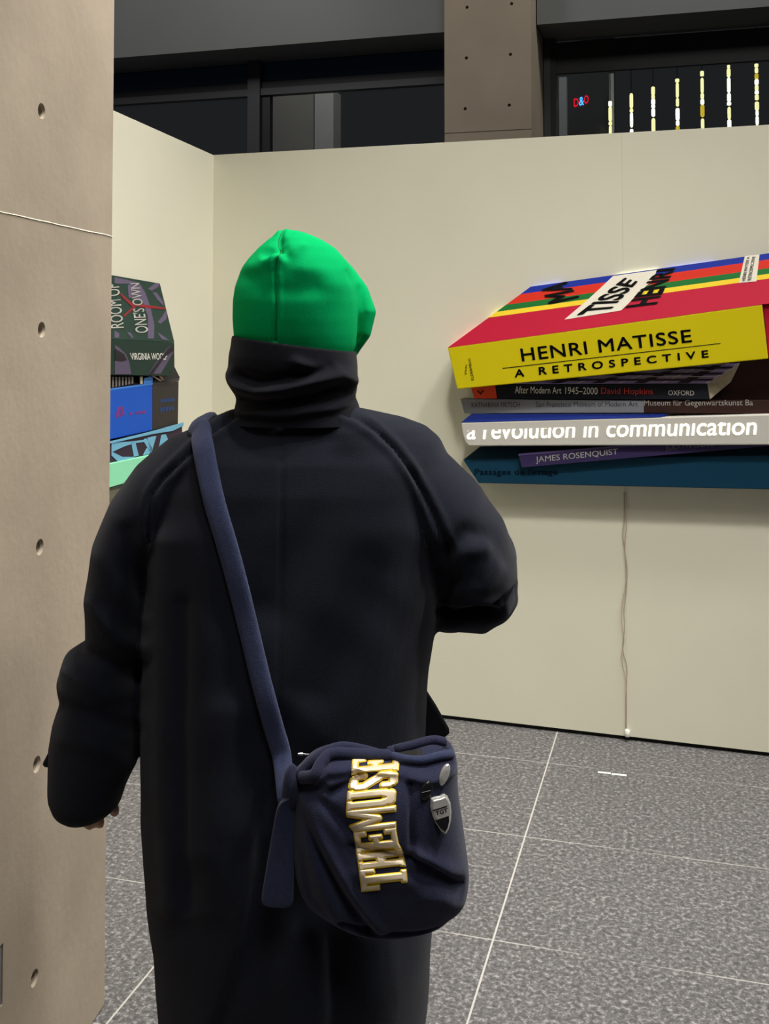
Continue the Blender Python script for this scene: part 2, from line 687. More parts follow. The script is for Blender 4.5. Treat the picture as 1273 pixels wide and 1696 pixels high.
# grey socket plate sitting in the recess
g = Geo()
g.box(Vector((r0.x, r0.y, r1.z)) - PN * 0.0055, Vector((r1.x - r0.x, r1.y - r0.y, 0)) * 0.97, PN * 0.004, Z * (r2.z - r1.z) * 0.97)
sock = g.make('socket_plate', M['socket_grey'])
tag(sock, 'grey plate recessed low in the near concrete pillar', 'socket plate')

# far concrete column
VC = 9.0
cA, cB = on_plane(736, 230, A0, VC), on_plane(880, 230, A0, VC)
u0 = U0
cw = (cB - cA).dot(u0)
c0 = Vector((cA.x, cA.y, 0))
g = Geo()
g.box(c0, u0 * cw, A0 * 1.02, Z * 6.2)
column = g.make('column', M['concrete_far'])
cuts = Geo()
for x, y in ((773, 12), (847, 6), (772, 96), (845, 90), (770, 180), (843, 174)):
    h = on_plane(x, y, A0, VC)
    cuts.tube([h - A0 * 0.03, h + A0 * 0.04], 0.0145, 18)
sz = on_plane(800, 218.5, A0, VC).z
cuts.box(c0 + Z * sz - A0 * 0.01 - u0 * 0.1, u0 * (cw + 0.2), A0 * 0.018, Z * 0.007)
cm = bpy.data.meshes.new('cut')
cm.from_pydata([tuple(v) for v in cuts.v], [], cuts.f)
bm = bmesh.new(); bm.from_mesh(cm); bmesh.ops.recalc_face_normals(bm, faces=bm.faces); bm.to_mesh(cm); bm.free()
co_ = bpy.data.objects.new('cut', cm); col.objects.link(co_)
md = column.modifiers.new('holes', 'BOOLEAN'); md.object = co_; md.operation = 'DIFFERENCE'; md.solver = 'EXACT'
dg = bpy.context.evaluated_depsgraph_get(); dg.update()
baked = bpy.data.meshes.new_from_object(column.evaluated_get(dg))
column.modifiers.clear(); column.data = baked
bpy.data.objects.remove(co_)
tag(column, 'far concrete column standing behind the cream wall', kind='structure')

# grey beams either side of the column
VB = 9.32
VG = 9.84
pl_ = on_plane(191, 96, A0, VB)
BZ = pl_.z
cu = c0.dot(u0)


def pt(u, v, z):
    return u0 * u + A0 * v + Z * z


g = Geo()
g.box(pt(cu - 12.0, VB, BZ), u0 * 11.99, A0 * 0.62, Z * 1.6)
tag(g.make('beam', M['beam']), 'grey painted beam above the left window', kind='structure')
g = Geo()
g.box(pt(cu + cw + 0.01, VB, BZ), u0 * 9.0, A0 * 0.62, Z * 1.6)
tag(g.make('beam', M['beam']), 'grey painted beam above the right window', kind='structure')


def gz(px, py):
    return on_plane(px, py, A0, VG).z


def gu(px, py=150):
    return on_plane(px, py, A0, VG).dot(u0)


# left window: frame and panes
wl = bpy.data.objects.new('window_1', None); col.objects.link(wl); wl.location = pt(cu - 2, VG, 0)
tag(wl, 'dark window with grey mullion left of the column', kind='structure')
g = Geo()
zt0, zt1 = gz(430, 159), gz(430, 148)
um0, um1 = gu(413), gu(433)
g.box(pt(um0, VG - 0.05, 0), u0 * (um1 - um0), A0 * 0.12, Z * (BZ + 0.1))
g.box(pt(cu - 12.0, VG - 0.03, zt0), u0 * 11.98, A0 * 0.09, Z * (zt1 - zt0))
g.box(pt(cu - 12.0, VG - 0.03, 0), u0 * 11.98, A0 * 0.09, Z * 0.1)
g.make('window_frame', M['frame'], wl)
g = Geo()
zt2 = gz(430, 136)
g.box(pt(cu - 12.0, VG + 0.0, zt1), u0 * 11.98, A0 * 0.05, Z * (zt2 - zt1))
g.box(pt(um1, VG + 0.0, 0), u0 * (gu(447) - um1), A0 * 0.07, Z * zt0)
g.make('inner_frame', M['frame_black'], wl)
for a, b in ((cu - 12.0, um0), (um1, cu - 0.02)):
    g = Geo()
    g.box(pt(a, VG + 0.06, 0.05), u0 * (b - a), A0 * 0.012, Z * (zt0 - 0.05))
    g.make('window_pane', M['glass'], wl)
    g = Geo()
    g.box(pt(a, VG + 0.06, zt0 + 0.005), u0 * (b - a), A0 * 0.012, Z * (BZ + 0.05 - zt0))
    tag(g.make('window_pane', M['glass_dark'], wl), 'dark blue upper pane')

# right window
wr_ = bpy.data.objects.new('window_2', None); col.objects.link(wr_); wr_.location = pt(cu + 2, VG, 0)
tag(wr_, 'dark window right of the column with lights beyond', kind='structure')
g = Geo()
ur0 = cu + cw + 0.01
ua = gu(921, 150)
g.box(pt(ur0, VG - 0.05, 0), u0 * (ua - ur0) * 0.55, A0 * 0.12, Z * (BZ + 0.1))
g.box(pt(ur0, VG - 0.03, 0), u0 * 9.0, A0 * 0.09, Z * 0.1)
g.make('window_frame', M['frame'], wr_)
g = Geo()
zr0, zr1 = gz(1100, 111), gz(1100, 58)
g.box(pt(ur0 + (ua - ur0) * 0.55, VG - 0.03, 0), u0 * (ua - ur0) * 0.45, A0 * 0.09, Z * BZ)
g.box(pt(ua, VG - 0.01, zr0), u0 * 8.8, A0 * 0.05, Z * (zr1 - zr0))
g.make('inner_frame', M['frame_black'], wr_)
g = Geo()
g.box(pt(ua, VG + 0.045, 0.05), u0 * 8.8, A0 * 0.012, Z * (BZ + 0.02))
g.make('window_pane', M['glass'], wr_)

# outside the glass: piers, added strip bars, sign, strings of lights
VP = 12.5
def outside(px, py, v=VP):
    return on_plane(px, py, A0, v)


def pier(name, x0, x1, ytop, v, depth, m, label, cat):
    a, b = outside(x0, ytop, v), outside(x1, ytop, v)
    g = Geo()
    base = Vector((a.x, a.y, 0))
    g.box(base, u0 * (b - a).dot(u0), A0 * depth, Z * a.z)
    return tag(g.make(name, m), label, cat)


M['pier'] = mat('outdoor_concrete', (150, 146, 140), 0.8, 0.08, 2)
M['pier_lit'] = mat('outdoor_concrete_lit', (196, 194, 190), 0.8, 0.05, 2)
M['bar'] = mat('grey_strip_bar', (225, 225, 228), 0.6)
pier('stone_pier', 452, 519, 152, VP, 0.5, M['pier'], 'broad grey stone pier outside the left window', 'pier')
pier('pier_bright_face', 521, 552, 151, VP - 0.02, 0.3, M['pier_lit'], 'pale slab as the brighter lit face of the pier outside the left window', 'slab')  # paler colour carries the brighter face of the same pier
pier('glass_strip_bar', 925, 938, 128, VP, 0.12, M['bar'], 'grey post added for a strip in the glass, left of the red and blue sign', 'bar')  # bars added in place of pale strips showing in the glass
pier('glass_strip_bar', 1008, 1016, 122, 14.4, 0.08, M['bar'], 'thin grey post added for a strip in the glass above the shortest string of lights', 'bar')
# wall the sign hangs on
VS = 15.0
M['facade'] = mat('dark_facade', (84, 84, 88), 0.8, 0.05, 1)
a, b = outside(895, 60, VS + 0.08), outside(1016, 60, VS + 0.08)
g = Geo(); g.box(Vector((a.x, a.y, 0)), u0 * (b - a).dot(u0), A0 * 0.2, Z * 6.6)
tag(g.make('facade_panel', M['facade']), 'dark facade behind the red and blue lit sign', 'facade')
sp = outside(962, 168, VS)
sign = thing('lit_sign', sp, 'small red and blue lit letters on dark facade outside', 'sign')
M['neon_red'] = glow('red_neon', (226, 30, 58), 0.75)
M['neon_blue'] = glow('blue_neon', (120, 205, 250), 0.85)
for ch, x0, x1, ya, yb, mm in (('D', 950, 958, 163, 177, 'neon_red'), ('&', 958.5, 967, 160.5, 175, 'neon_blue'), ('O', 967, 974.5, 158, 172, 'neon_red')):
    q = [outside(x0, ya + .6, VS + .075), outside(x1, ya - .6, VS + .075), outside(x1, yb - .6, VS + .075), outside(x0, yb + .6, VS + .075)]
    lettering('letter', ch, q, M[mm], sign, -A0 * 0.01, bold=0.02)

VLt = 14.0
g = Geo()
ev0 = outside(930, 60, VLt + 0.1)
g.box(Vector((ev0.x, ev0.y, 5.70)) - A0 * 0.3, u0 * 3.6, A0 * 0.9, Z * 0.2)
g.box(Vector((ev0.x, ev0.y, 0)) + u0 * 3.4 + A0 * 0.3, u0 * 0.2, A0 * 0.2, Z * 5.7)
tag(g.make('beam', M['frame_black']), 'dark eave outside from which the light strings hang', kind='structure')
bulb_m = [glow('warm_bulb', (255, 246, 178), 1.6), glow('amber_bulb', (240, 205, 60), 1.0), glow('white_bulb', (255, 252, 226), 2.2)]
cord_m = mat('light_cord', (40, 40, 36), 0.7)
strings = [(1010, 165, 'shortest string of warm bulbs outside, nearest the red and blue sign'),
           (1045, 152, 'second string of bulbs from the red and blue sign'),
           (1081, 141, 'third string of bulbs from the red and blue sign'),
           (1121, 128, 'fourth string of bulbs from the red and blue sign, middle of the seven'),
           (1162, 115, 'fifth string of bulbs from the red and blue sign'),
           (1206, 105, 'sixth string of bulbs from the red and blue sign'),
           (1252, 103, 'last string of bulbs, farthest right in the window')]
for x, yt, lab in strings:
    top = outside(x, yt, VLt)
    bot = outside(x - 1.5, 236, VLt)
    base = Vector((bot.x, bot.y, 1.2))
    st = thing('light_string', base, lab, 'string lights', 'strings of lights outside the window')
    g = Geo(); g.tube([Vector((top.x, top.y, 5.72)), top, bot, base], 0.006, 6)
    g.make('cord', cord_m, st)
    z = top.z - 0.02
    zend = bot.z - 0.1
    while z > zend:
        ln = random.choice((0.045, 0.07, 0.11, 0.16, 0.2))
        rr = random.uniform(0.019, 0.027)
        c = Vector((top.x, top.y, z - ln / 2))
        g = Geo(); g.tube([c + Z * ln * k_ for k_ in (.5, .46, .38, .0, -.38, -.46, -.5)], [rr * k_ for k_ in (.35, .75, .97, 1, .97, .75, .35)], 10)
        g.make('bulb', random.choice((bulb_m[0], bulb_m[0], bulb_m[0], bulb_m[2], bulb_m[2], bulb_m[2], bulb_m[1])), st, True)
        z -= ln + random.choice((0.002, 0.004, 0.006, 0.02))

# ================================================================== BOOK RELIEFS


class Relief:
    """books standing out from a wall: n = wall normal into the room, k = its plane"""

    def __init__(s, n, k, f):
        s.n, s.k, s.f = n, k, f

    def p(s, xy, d):
        x, y = s.f(*xy)
        return on_plane(x, y, s.n, s.k + d)

    def slab(s, name, pts, ds, thick, m, parent, bev=0.0015):
        fr = [s.p(q, d) for q, d in zip(pts, ds if isinstance(ds, (list, tuple)) else [ds] * len(pts))]
        bk = [q - s.n * t for q, t in zip(fr, thick if isinstance(thick, (list, tuple)) else [thick] * len(pts))]
        g = Geo(); g.prism(fr, bk)
        o = g.make(name, m, parent)
        if bev: bevel(o, bev)
        return o

    def patch(s, name, quads, ds4, base4, m, parent, lift=0.0012, fmat=None):
        """flat printed shapes lying on a face: each shape in the face's own (s, t)"""
        q, nrm = s.face(base4, ds4)
        g = Geo()
        for i, sh in enumerate(quads):
            g.poly([bil(q, a, b) + nrm * lift for a, b in sh], fmat[i] if fmat else 0)
        return g.make(name, m, parent)

    def face(s, base4, ds4):
        q = [s.p(a, d) for a, d in zip(base4, ds4)]
        nrm = (q[2] - q[3]).cross(q[0] - q[3]).normalized()
        if nrm.dot(s.n) < 0: nrm = -nrm
        q[1] = on_plane(*s.f(*base4[1]), nrm, nrm.dot(q[3]))     # keep the four corners in one plane
        return q, nrm

    def text(s, body, quad, d, m, parent, **kw):
        q = [s.p(a, d) for a in quad]
        return lettering('lettering', body, q, m, parent, s.n * 0.0012, **kw)

    def text_in(s, body, quad, base4, ds4, m, parent, lift=0.002, **kw):
        """text placed by pixels on a slanting face"""
        q, nrm = s.face(base4, ds4)
        k = nrm.dot(q[0])
        t = []
        for a in quad:
            x, y = s.f(*a)
            t.append(on_plane(x, y, nrm, k))
        return lettering('lettering', body, t, m, parent, nrm * lift, **kw)


def print_m(name, rgb, rough=0.62):
    return mat(name, rgb, rough, spec=0.16)


yellow = print_m('yellow_print', (206, 190, 8))
crimson = print_m('crimson_print', (168, 14, 46))
c_yel = print_m('stripe_yellow', (214, 186, 40))
c_grn = print_m('stripe_green', (14, 98, 36))
c_red = print_m('stripe_vermilion', (190, 38, 16))
c_blu = print_m('stripe_blue', (14, 38, 136))
ink = print_m('black_ink', (14, 14, 16))
paper = print_m('paper_white', (206, 200, 184))
f1 = lambda x, y: (720 + x / 2.302, 400 + y / 2.302)
R = Relief(NW, KW, f1)

# --- top book, yellow spine and striped cover
base = R.p((700, 500), 0.0)
bk = thing('book', base, 'large book with yellow spine and striped cover, topmost of the right wall stack', 'book', 'books in the right wall stack')
D = 0.15
SP4 = [(48, 405), (1247, 240), (1270, 447), (85, 563)]
spine = R.slab('spine', SP4, D, 0.05, yellow, bk, 0.003)
# the cover rises from the spine's top edge back to the wall
cov4 = [(365, 172), (1420, 24), (1400, 219), (48, 405)]
covd = [0.024, 0.024, D, D]
q, nrm = R.face(cov4, covd)
g = Geo()
bands = [0, .49, .585, .70, .875, 1.0]
for i in range(5):
    a, b = bands[i], bands[i + 1]
    fr = [bil(q, 0, b), bil(q, 1, b), bil(q, 1, a), bil(q, 0, a)]
    bkp = [x - R.n * (R.n.dot(x) - R.k - 0.016) for x in fr]
    g.prism(fr, bkp, i)
cover = g.make('cover', [crimson, c_yel, c_grn, c_red, c_blu], bk)
# crimson board showing past the end of the spine
R.slab('board', [(1250, 236), (1400, 216), (1420, 430), (1273, 449)], D - 0.012, 0.03, crimson, bk)
# white paper band and the painted letters
inv = []


def st_of(xy):
    """(s, t) on the striped cover of a picture point on it"""
    x, y = R.f(*xy)
    P = on_plane(x, y, nrm, nrm.dot(q[0]))
    s, t = 0.5, 0.5
    for _ in range(25):
        r = P - bil(q, s, t)
        ds = (bil(q, s + 1e-3, t) - bil(q, s - 1e-3, t)) / 2e-3
        dt = (bil(q, s, t + 1e-3) - bil(q, s, t - 1e-3)) / 2e-3
        a11, a12, a22 = ds.dot(ds), ds.dot(dt), dt.dot(dt)
        b1, b2 = ds.dot(r), dt.dot(r)
        det = a11 * a22 - a12 * a12
        s += (b1 * a22 - b2 * a12) / det
        t += (a11 * b2 - a12 * b1) / det
    return s, t


f8 = lambda x, y: ((870 + x / 3.159 - 720) * 2.302, (410 + y / 3.159 - 400) * 2.302)
band = [st_of(f8(*p)) for p in ((203, 378), (500, 330), (540, 292), (580, 250), (660, 175), (690, 118), (458, 150), (400, 205), (330, 270))]
R.patch('paper_band', [band], covd, cov4, paper, cover, 0.0015)
lab = [st_of(f8(*p)) for p in ((1115, 186), (1207, 178), (1224, 37), (1147, 46))]
R.patch('paper_label', [lab], covd, cov4, paper, cover, 0.0015)
# letters on the cover, read from the front edge towards the back
for body, qd in (('HENRI', ((520, 318), (690, 118), (785, 108), (690, 296))),
                 ('TISSE', ((262, 358), (520, 158), (590, 180), (440, 338))),
                 ('MA', ((112, 304), (62, 268), (75, 205), (260, 250)))):
    if body == 'MA':
        qd = ((120, 300), (72, 200), (215, 180), (285, 262))
    R.text_in(body, [f8(*p) for p in qd], cov4, covd, ink, cover, 0.003, bold=0.035)
for body, qd in (('HENRI MATISSE A', ((1130, 178), (1158, 52), (1172, 50), (1150, 176))),
                 ('RETROSPECTIVE', ((1160, 175), (1186, 50), (1202, 48), (1180, 172)))):
    R.text_in(body, [f8(*p) for p in qd], cov4, covd, ink, cover, 0.003, bold=0.01)
# writing on the yellow spine
R.text('HENRI MATISSE', ((324, 408), (974, 334), (980, 384), (332, 458)), D, ink, spine, bold=0.014, space=1.10)
R.text('A RETROSPECTIVE', ((302, 488), (1041, 413), (1044, 442), (304, 519)), D, ink, spine, bold=0.03, space=1.75)
R.slab('rule', [(258, 482), (1088, 387), (1088, 389.5), (258, 485)], D + 0.0008, 0.0006, ink, spine, 0)
R.text('JOHN', ((113, 508), (116, 471), (125, 470), (122, 507)), D, ink, spine, bold=0.01)
R.text('ELDERFIELD', ((139, 529), (127, 447), (135, 445), (149, 528)), D, ink, spine, bold=0.01)
# coloured light leaking out behind the cover's upper edge
leds = [('pink', (255, 120, 130), (62, 399), (165, 323), 4), ('yellow', (255, 232, 110), (205, 294), (262, 252), 5),
        ('blue', (110, 130, 255), (372, 175), (480, 158), 5), ('white', (255, 250, 215), (690, 129), (850, 107), 6),
        ('blue', (110, 130, 255), (880, 103), (1060, 78), 5)]
for nm, rgb, a, b, e_ in leds:
    pa, pb = R.p((a[0] + 4, a[1] + 4), 0.006), R.p((b[0] + 4, b[1] + 4), 0.006)
    g = Geo(); g.tube([pa, pb], 0.0028, 8)
    tag(g.make('led_strip', glow(nm + '_led', rgb, e_), bk), nm + ' led strip behind the cover edge')

# --- thin dark book with an orange block and plaid cover
base = R.p((640, 570), 0.0)
bk = thing('book', base, 'thin black book with orange block and plaid cover, second in the right wall stack', 'book', 'books in the right wall stack')
D = 0.088
dark = print_m('blue_black_print', (26, 28, 36))
orange = print_m('orange_print', (226, 74, 40))
plaid = print_m('plaid_violet', (172, 156, 228))
plaid_d = print_m('plaid_dark', (66, 56, 76))
plaid_l = print_m('plaid_pale', (232, 226, 244))
pages = mat('page_edges', (172, 160, 134), 0.8, 0.12, 60)
spine = R.slab('spine', [(133, 545), (1038, 540), (1048, 602), (150, 599)], D, 0.05, dark, bk)
R.slab('orange_block', [(133.5, 546), (229, 545.5), (236, 599), (150.5, 599)], D + 0.001, 0.001, orange, spine, 0)
cq = [(560, 470), (1162, 464), (1038, 541), (232, 541)]
cd = [0.042, 0.042, D, D]
q2, nr2 = R.face(cq, cd)
g = Geo(); g.prism(q2, [x - nr2 * 0.004 for x in q2])
cover = g.make('cover', plaid, bk)
shp, fm = [], []
for i in range(5):
    s0_ = 0.06 + i * 0.2
    shp.append([(s0_, 0), (s0_ + .055, 0), (s0_ + .055, 1), (s0_, 1)]); fm.append(0)
    shp.append([(s0_ + .13, 0), (s0_ + .14, 0), (s0_ + .14, 1), (s0_ + .13, 1)]); fm.append(1)
R.patch('plaid_bars', shp, cd, cq, [plaid_d, plaid_l], cover, 0.0010, fm)
shp, fm = [], []
for i in range(3):
    t0_ = 0.12 + i * 0.3
    shp.append([(0, t0_), (1, t0_), (1, t0_ + .10), (0, t0_ + .10)]); fm.append(0)
    shp.append([(0, t0_ + .19), (1, t0_ + .19), (1, t0_ + .22), (0, t0_ + .22)]); fm.append(1)
R.patch('plaid_lines', shp, cd, cq, [plaid_d, plaid_l], cover, 0.0018, fm)
pq = [(1038, 541), (1162, 465), (1128, 535), (1048, 602)]
fr = [R.p(a, d) for a, d in zip(pq, (D, 0.042, 0.042, D))]
fr = [x - R.n * 0.003 for x in fr]
g = Geo(); g.prism(fr, [x - UW * 0.10 for x in fr])
g.make('pages', pages, bk)
white_ink = print_m('white_ink', (236, 234, 226))
red_ink = print_m('red_ink', (196, 62, 54))
R.text('After Modern Art', ((305, 551), (482, 555), (482, 580), (305, 579)), D, white_ink, spine)
R.text('1945\u20132000', ((497, 555), (620, 557), (620, 583), (497, 581)), D, white_ink, spine)
R.text('David Hopkins', ((633, 557), (831, 560), (831, 590), (633, 588)), D, red_ink, spine)
R.text('OXFORD', ((889, 567), (987, 568), (988, 587), (889, 586)), D, white_ink, spine, bold=0.01)
R.text('V', ((160, 568), (188, 567), (188, 583), (160, 584)), D + 0.0012, dark, spine, bold=0.02)

# --- grey and brown book
base = R.p((640, 630), 0.0)
bk = thing('book', base, 'flat book with grey spine turning dark brown, third from top in the right wall stack', 'book', 'books in the right wall stack')
D = 0.082
grey = print_m('grey_print', (134, 136, 140))
brown = print_m('brown_print', (56, 36, 32))
spine = R.slab('spine', [(97, 600), (796, 606), (796, 653), (112, 655)], D, 0.07, grey, bk)
R.slab('brown_spine', [(796.5, 606), (1440, 607), (1440, 660), (796.5, 653)], D, 0.07, brown, bk)
R.slab('cover', [(1135, 440), (1440, 400), (1440, 606), (1040, 605)], [0.03, 0.03, 0.035, 0.035], 0.02, brown, bk)
ink_br = print_m('maroon_ink', (74, 44, 46))
ink_bl = print_m('slate_ink', (64, 66, 78))
R.text('KATHARINA FRITSCH', ((140, 614), (323, 612), (323, 631), (140, 633)), D, ink_br, spine)
R.text('San Francisco Museum of Modern Art', ((385, 611), (773, 609), (773, 629), (385, 631)), D, ink_bl, spine)
R.text('Museum f\u00fcr Gegenwartskunst Ba', ((797, 604), (1212, 602), (1212, 632), (797, 633)), D, white_ink, spine, bold=0.004)

# --- white book with glowing letters
base = R.p((640, 720), 0.0)
bk = thing('book', base, 'white book with glowing lettering, fourth from top in the right wall stack', 'book', 'books in the right wall stack')
D = 0.125
bluec = print_m('deep_blue_print', (18, 38, 112))
white = print_m('white_board', (198, 195, 186))
spine = R.slab('spine', [(100, 690), (1440, 655), (1440, 775), (130, 780), (115, 764), (105, 735)], D, 0.115, white, bk, 0.004)
cq = [(140, 657), (888, 657), (862, 669), (100, 689)]
fr = [R.p(a, d) for a, d in zip(cq, (0.086, 0.086, D, D))]
g = Geo(); g.prism(fr, [x - Z * 0.004 - NW * 0.002 for x in fr])
g.make('cover', bluec, bk)
led_white = glow('glowing_white_letters', (255, 252, 240), 1.0)
R.text('a revolution in communication', ((122, 684), (1226, 668), (1226, 737), (122, 755)), D + 0.0005, led_white, spine,
       bold=0.006, shear=0.10, clip=((0, 0.47), (1, 0.74)))

# --- purple book
base = R.p((640, 820), 0.0)
bk = thing('book', base, 'slim purple book wedged under the white one, fifth from top in the right wall stack', 'book', 'books in the right wall stack')
D = 0.108
purple = print_m('purple_print', (54, 44, 84))
purple_l = print_m('purple_highlight', (82, 70, 112))
spine = R.slab('spine', [(318, 812), (1440, 722), (1440, 765), (331, 862)], D, 0.02, purple, bk)
R.slab('edge_highlight', [(318, 810), (1440, 718), (1440, 722), (318, 817)], D + 0.001, 0.018, purple_l, bk, 0)  # paler purple painted as the highlight along the top edge
grey_ink = print_m('grey_ink', (170, 168, 172))
R.text('JAMES ROSENQUIST', ((383, 820), (697, 789), (698, 818), (385, 849)), D, white_ink, spine, bold=0.006)
R.text('JUDITH GOLDMAN', ((877, 779), (1135, 752), (1137, 776), (879, 803)), D, grey_ink, spine, bold=0.004)

# --- teal book at the bottom
base = R.p((640, 900), 0.0)
bk = thing('book', base, 'broad dark teal book at the bottom of the right wall stack', 'book', 'books in the right wall stack')
D = 0.085
teal = print_m('teal_print', (12, 58, 82))
teal_d = print_m('teal_dark_print', (12, 44, 62))
spine = R.slab('spine', [(107, 833), (1440, 812), (1440, 949), (166, 921)], D, 0.075, teal, bk, 0.003)
R.slab('cover', [(170, 783), (1440, 768), (1440, 811), (108, 832)], [0.035, 0.035, D - 0.002, D - 0.002], 0.02, teal_d, bk)
ink_teal = print_m('dark_teal_ink', (12, 36, 52))
R.text("Passages de l'image", ((152, 866), (468, 866), (468, 896), (152, 896)), D, ink_teal, spine, bold=0.004)

# ------------------------------------------------ left wall stack
f2 = lambda x, y: (170 + x / 3.944, 430 + y / 3.944)
RL = Relief(NL, KL, f2)
GL = 'books in the left wall stack'
forest = print_m('forest_print', (34, 54, 46))
mauve = print_m('mauve_print', (88, 78, 100))
darkred = print_m('dark_red_print', (130, 34, 40))
night = print_m('near_black_print', (38, 36, 40))
bk = thing('book', RL.p((250, 640), 0), 'dark green and mauve book with white title, topmost of the left wall stack', 'book', GL)
D = 0.12
cov4 = [(-260, 46), (373, 156), (468, 540), (-260, 504)]
covd = [0.012, 0.012, D, D]
q, nrm = RL.face(cov4, covd)
g = Geo()
g.prism(q, [x - RL.n * (RL.n.dot(x) - RL.k - 0.004) for x in q])
cover = g.make('cover', forest, bk)
f2b = lambda x, y: ((185 + x / 9.42 - 170) * 3.944, (450 + y / 9.42 - 430) * 3.944)


def st_cov(xy, q=q, nrm=nrm):
    x, y = f2(*xy)
    P = on_plane(x, y, nrm, nrm.dot(q[0]))
    s, t = 0.5, 0.5
    for _ in range(30):
        r = P - bil(q, s, t)
        ds = (bil(q, s + 1e-3, t) - bil(q, s - 1e-3, t)) / 2e-3
        dt = (bil(q, s, t + 1e-3) - bil(q, s, t - 1e-3)) / 2e-3
        a11, a12, a22 = ds.dot(ds), ds.dot(dt), dt.dot(dt)
        b1, b2 = ds.dot(r), dt.dot(r)
        det = a11 * a22 - a12 * a12
        s += (b1 * a22 - b2 * a12) / det
        t += (a11 * b2 - a12 * b1) / det
    return s, t


leaf = [[(245, 215), (330, 150), (440, 200), (520, 330), (600, 560), (660, 820), (655, 1045), (560, 1045), (560, 700), (480, 480), (260, 400)],
        [(555, 270), (680, 180), (735, 185), (735, 230), (620, 300)],
        [(630, 320), (700, 330), (800, 470), (805, 540), (700, 430)],
        [(840, 610), (860, 640), (850, 740), (760, 815), (710, 790), (780, 700)],
        [(705, 950), (760, 975), (890, 1070), (780, 1060)],
        [(40, 920), (110, 960), (110, 1030), (40, 1030)], [(235, 950), (290, 950), (340, 1035), (310, 1040)],
        [(40, 90), (330, 150), (300, 190), (100, 190), (40, 180)]]
RL.patch('leaf_print', [[st_cov(f2b(*p)) for p in sh] for sh in leaf], covd, cov4, mauve, cover, 0.001)
redl = [[(130, 330), (300, 480), (370, 500), (830, 565), (830, 590), (540, 570), (380, 540), (190, 710), (180, 680), (320, 550), (260, 500), (130, 370)]]
RL.patch('stem_print', [[st_cov(f2b(*p)) for p in sh] for sh in redl], covd, cov4, darkred, cover, 0.0016)
RL.text_in("ONE'S OWN", [f2b(*p) for p in ((352, 965), (272, 185), (415, 180), (565, 955))], cov4, covd, white_ink, cover, 0.003, bold=0.006)
RL.text_in('ROOM OF', [f2b(*p) for p in ((-25, 890), (-105, 215), (100, 195), (180, 880))], cov4, covd, white_ink, cover, 0.003, bold=0.006)
spine = RL.slab('spine', [(-260, 506), (468, 541), (470, 700), (452, 761), (-260, 748)], D, 0.11, forest, bk, 0.002)
fr4 = [(-260, 506), (468, 541), (468, 761), (-260, 748)]
sq, sn = RL.face(fr4, [D] * 4)


def st_sp(xy):
    return st_cov(f2b(*xy), sq, sn)


RL.patch('leaf_print', [[st_sp(p) for p in sh] for sh in
                        [[(45, 1140), (120, 1190), (220, 1290), (270, 1420), (300, 1600), (45, 1600)],
                         [(945, 1150), (955, 1260), (760, 1590), (560, 1600), (660, 1450), (860, 1190)]]], [D] * 4, fr4, mauve, spine, 0.001)
RL.patch('dark_print', [[st_sp(p) for p in sh] for sh in
                         [[(45, 1200), (190, 1290), (230, 1380), (150, 1400), (45, 1390)],
                          [(945, 1150), (950, 1240), (820, 1330), (640, 1590), (570, 1595), (700, 1420), (870, 1200)]]], [D] * 4, fr4, night, spine, 0.0018)  # near-black printed shapes over the leaf print
RL.text('VIRGINIA WOOLF', [f2b(*p) for p in ((278, 1268), (858, 1272), (858, 1372), (300, 1374))], D, white_ink, spine)

bk = thing('book', RL.p((250, 1000), 0), 'blue and black spine book with barcode stripes above, second in the left wall stack', 'book', GL)
D = 0.105
blue = print_m('royal_blue_print', (26, 84, 186))
blue_l = print_m('pale_blue_print', (70, 132, 214))
charcoal = print_m('charcoal_print', (54, 50, 46))
spine = RL.slab('spine', [(-260, 903), (325, 802), (325, 1116), (-260, 1243)], D, 0.095, blue, bk, 0.002)
RL.slab('black_spine', [(325.5, 802), (497, 795), (492, 1081), (325.5, 1116)], D, 0.095, charcoal, bk, 0.002)
cq = [(-260, 762), (455, 763), (497, 794), (-260, 901)]
cd = [0.055, 0.055, D - .001, D - .001]
q3, nr3 = RL.face(cq, cd)
g = Geo(); g.prism([RL.p(a, d) for a, d in zip([(-260, 762), (470, 702), (503, 768), (497, 794), (325, 801), (-260, 901)], (0.05, 0.05, 0.05, D - .001, D - .001, D - .001))],
                   [RL.p(a, d) - RL.n * 0.03 for a, d in zip([(-260, 762), (470, 702), (503, 768), (497, 794), (325, 801), (-260, 901)], (0.05, 0.05, 0.05, D - .001, D - .001, D - .001))])
cover = g.make('cover', night, bk)
bars = []
f2c = lambda x, y: ((185 + x / 8.928 - 170) * 3.944, (610 + y / 8.928 - 610 + 180) * 3.944)


def front_quads(name, polys, d, m, parent):
    g = Geo()
    for i, p in enumerate(polys):
        fr = [RL.p(f2c(*a), d) for a in p]
        g.prism(fr, [x - RL.n * 0.002 for x in fr])
    return g.make(name, m, parent)


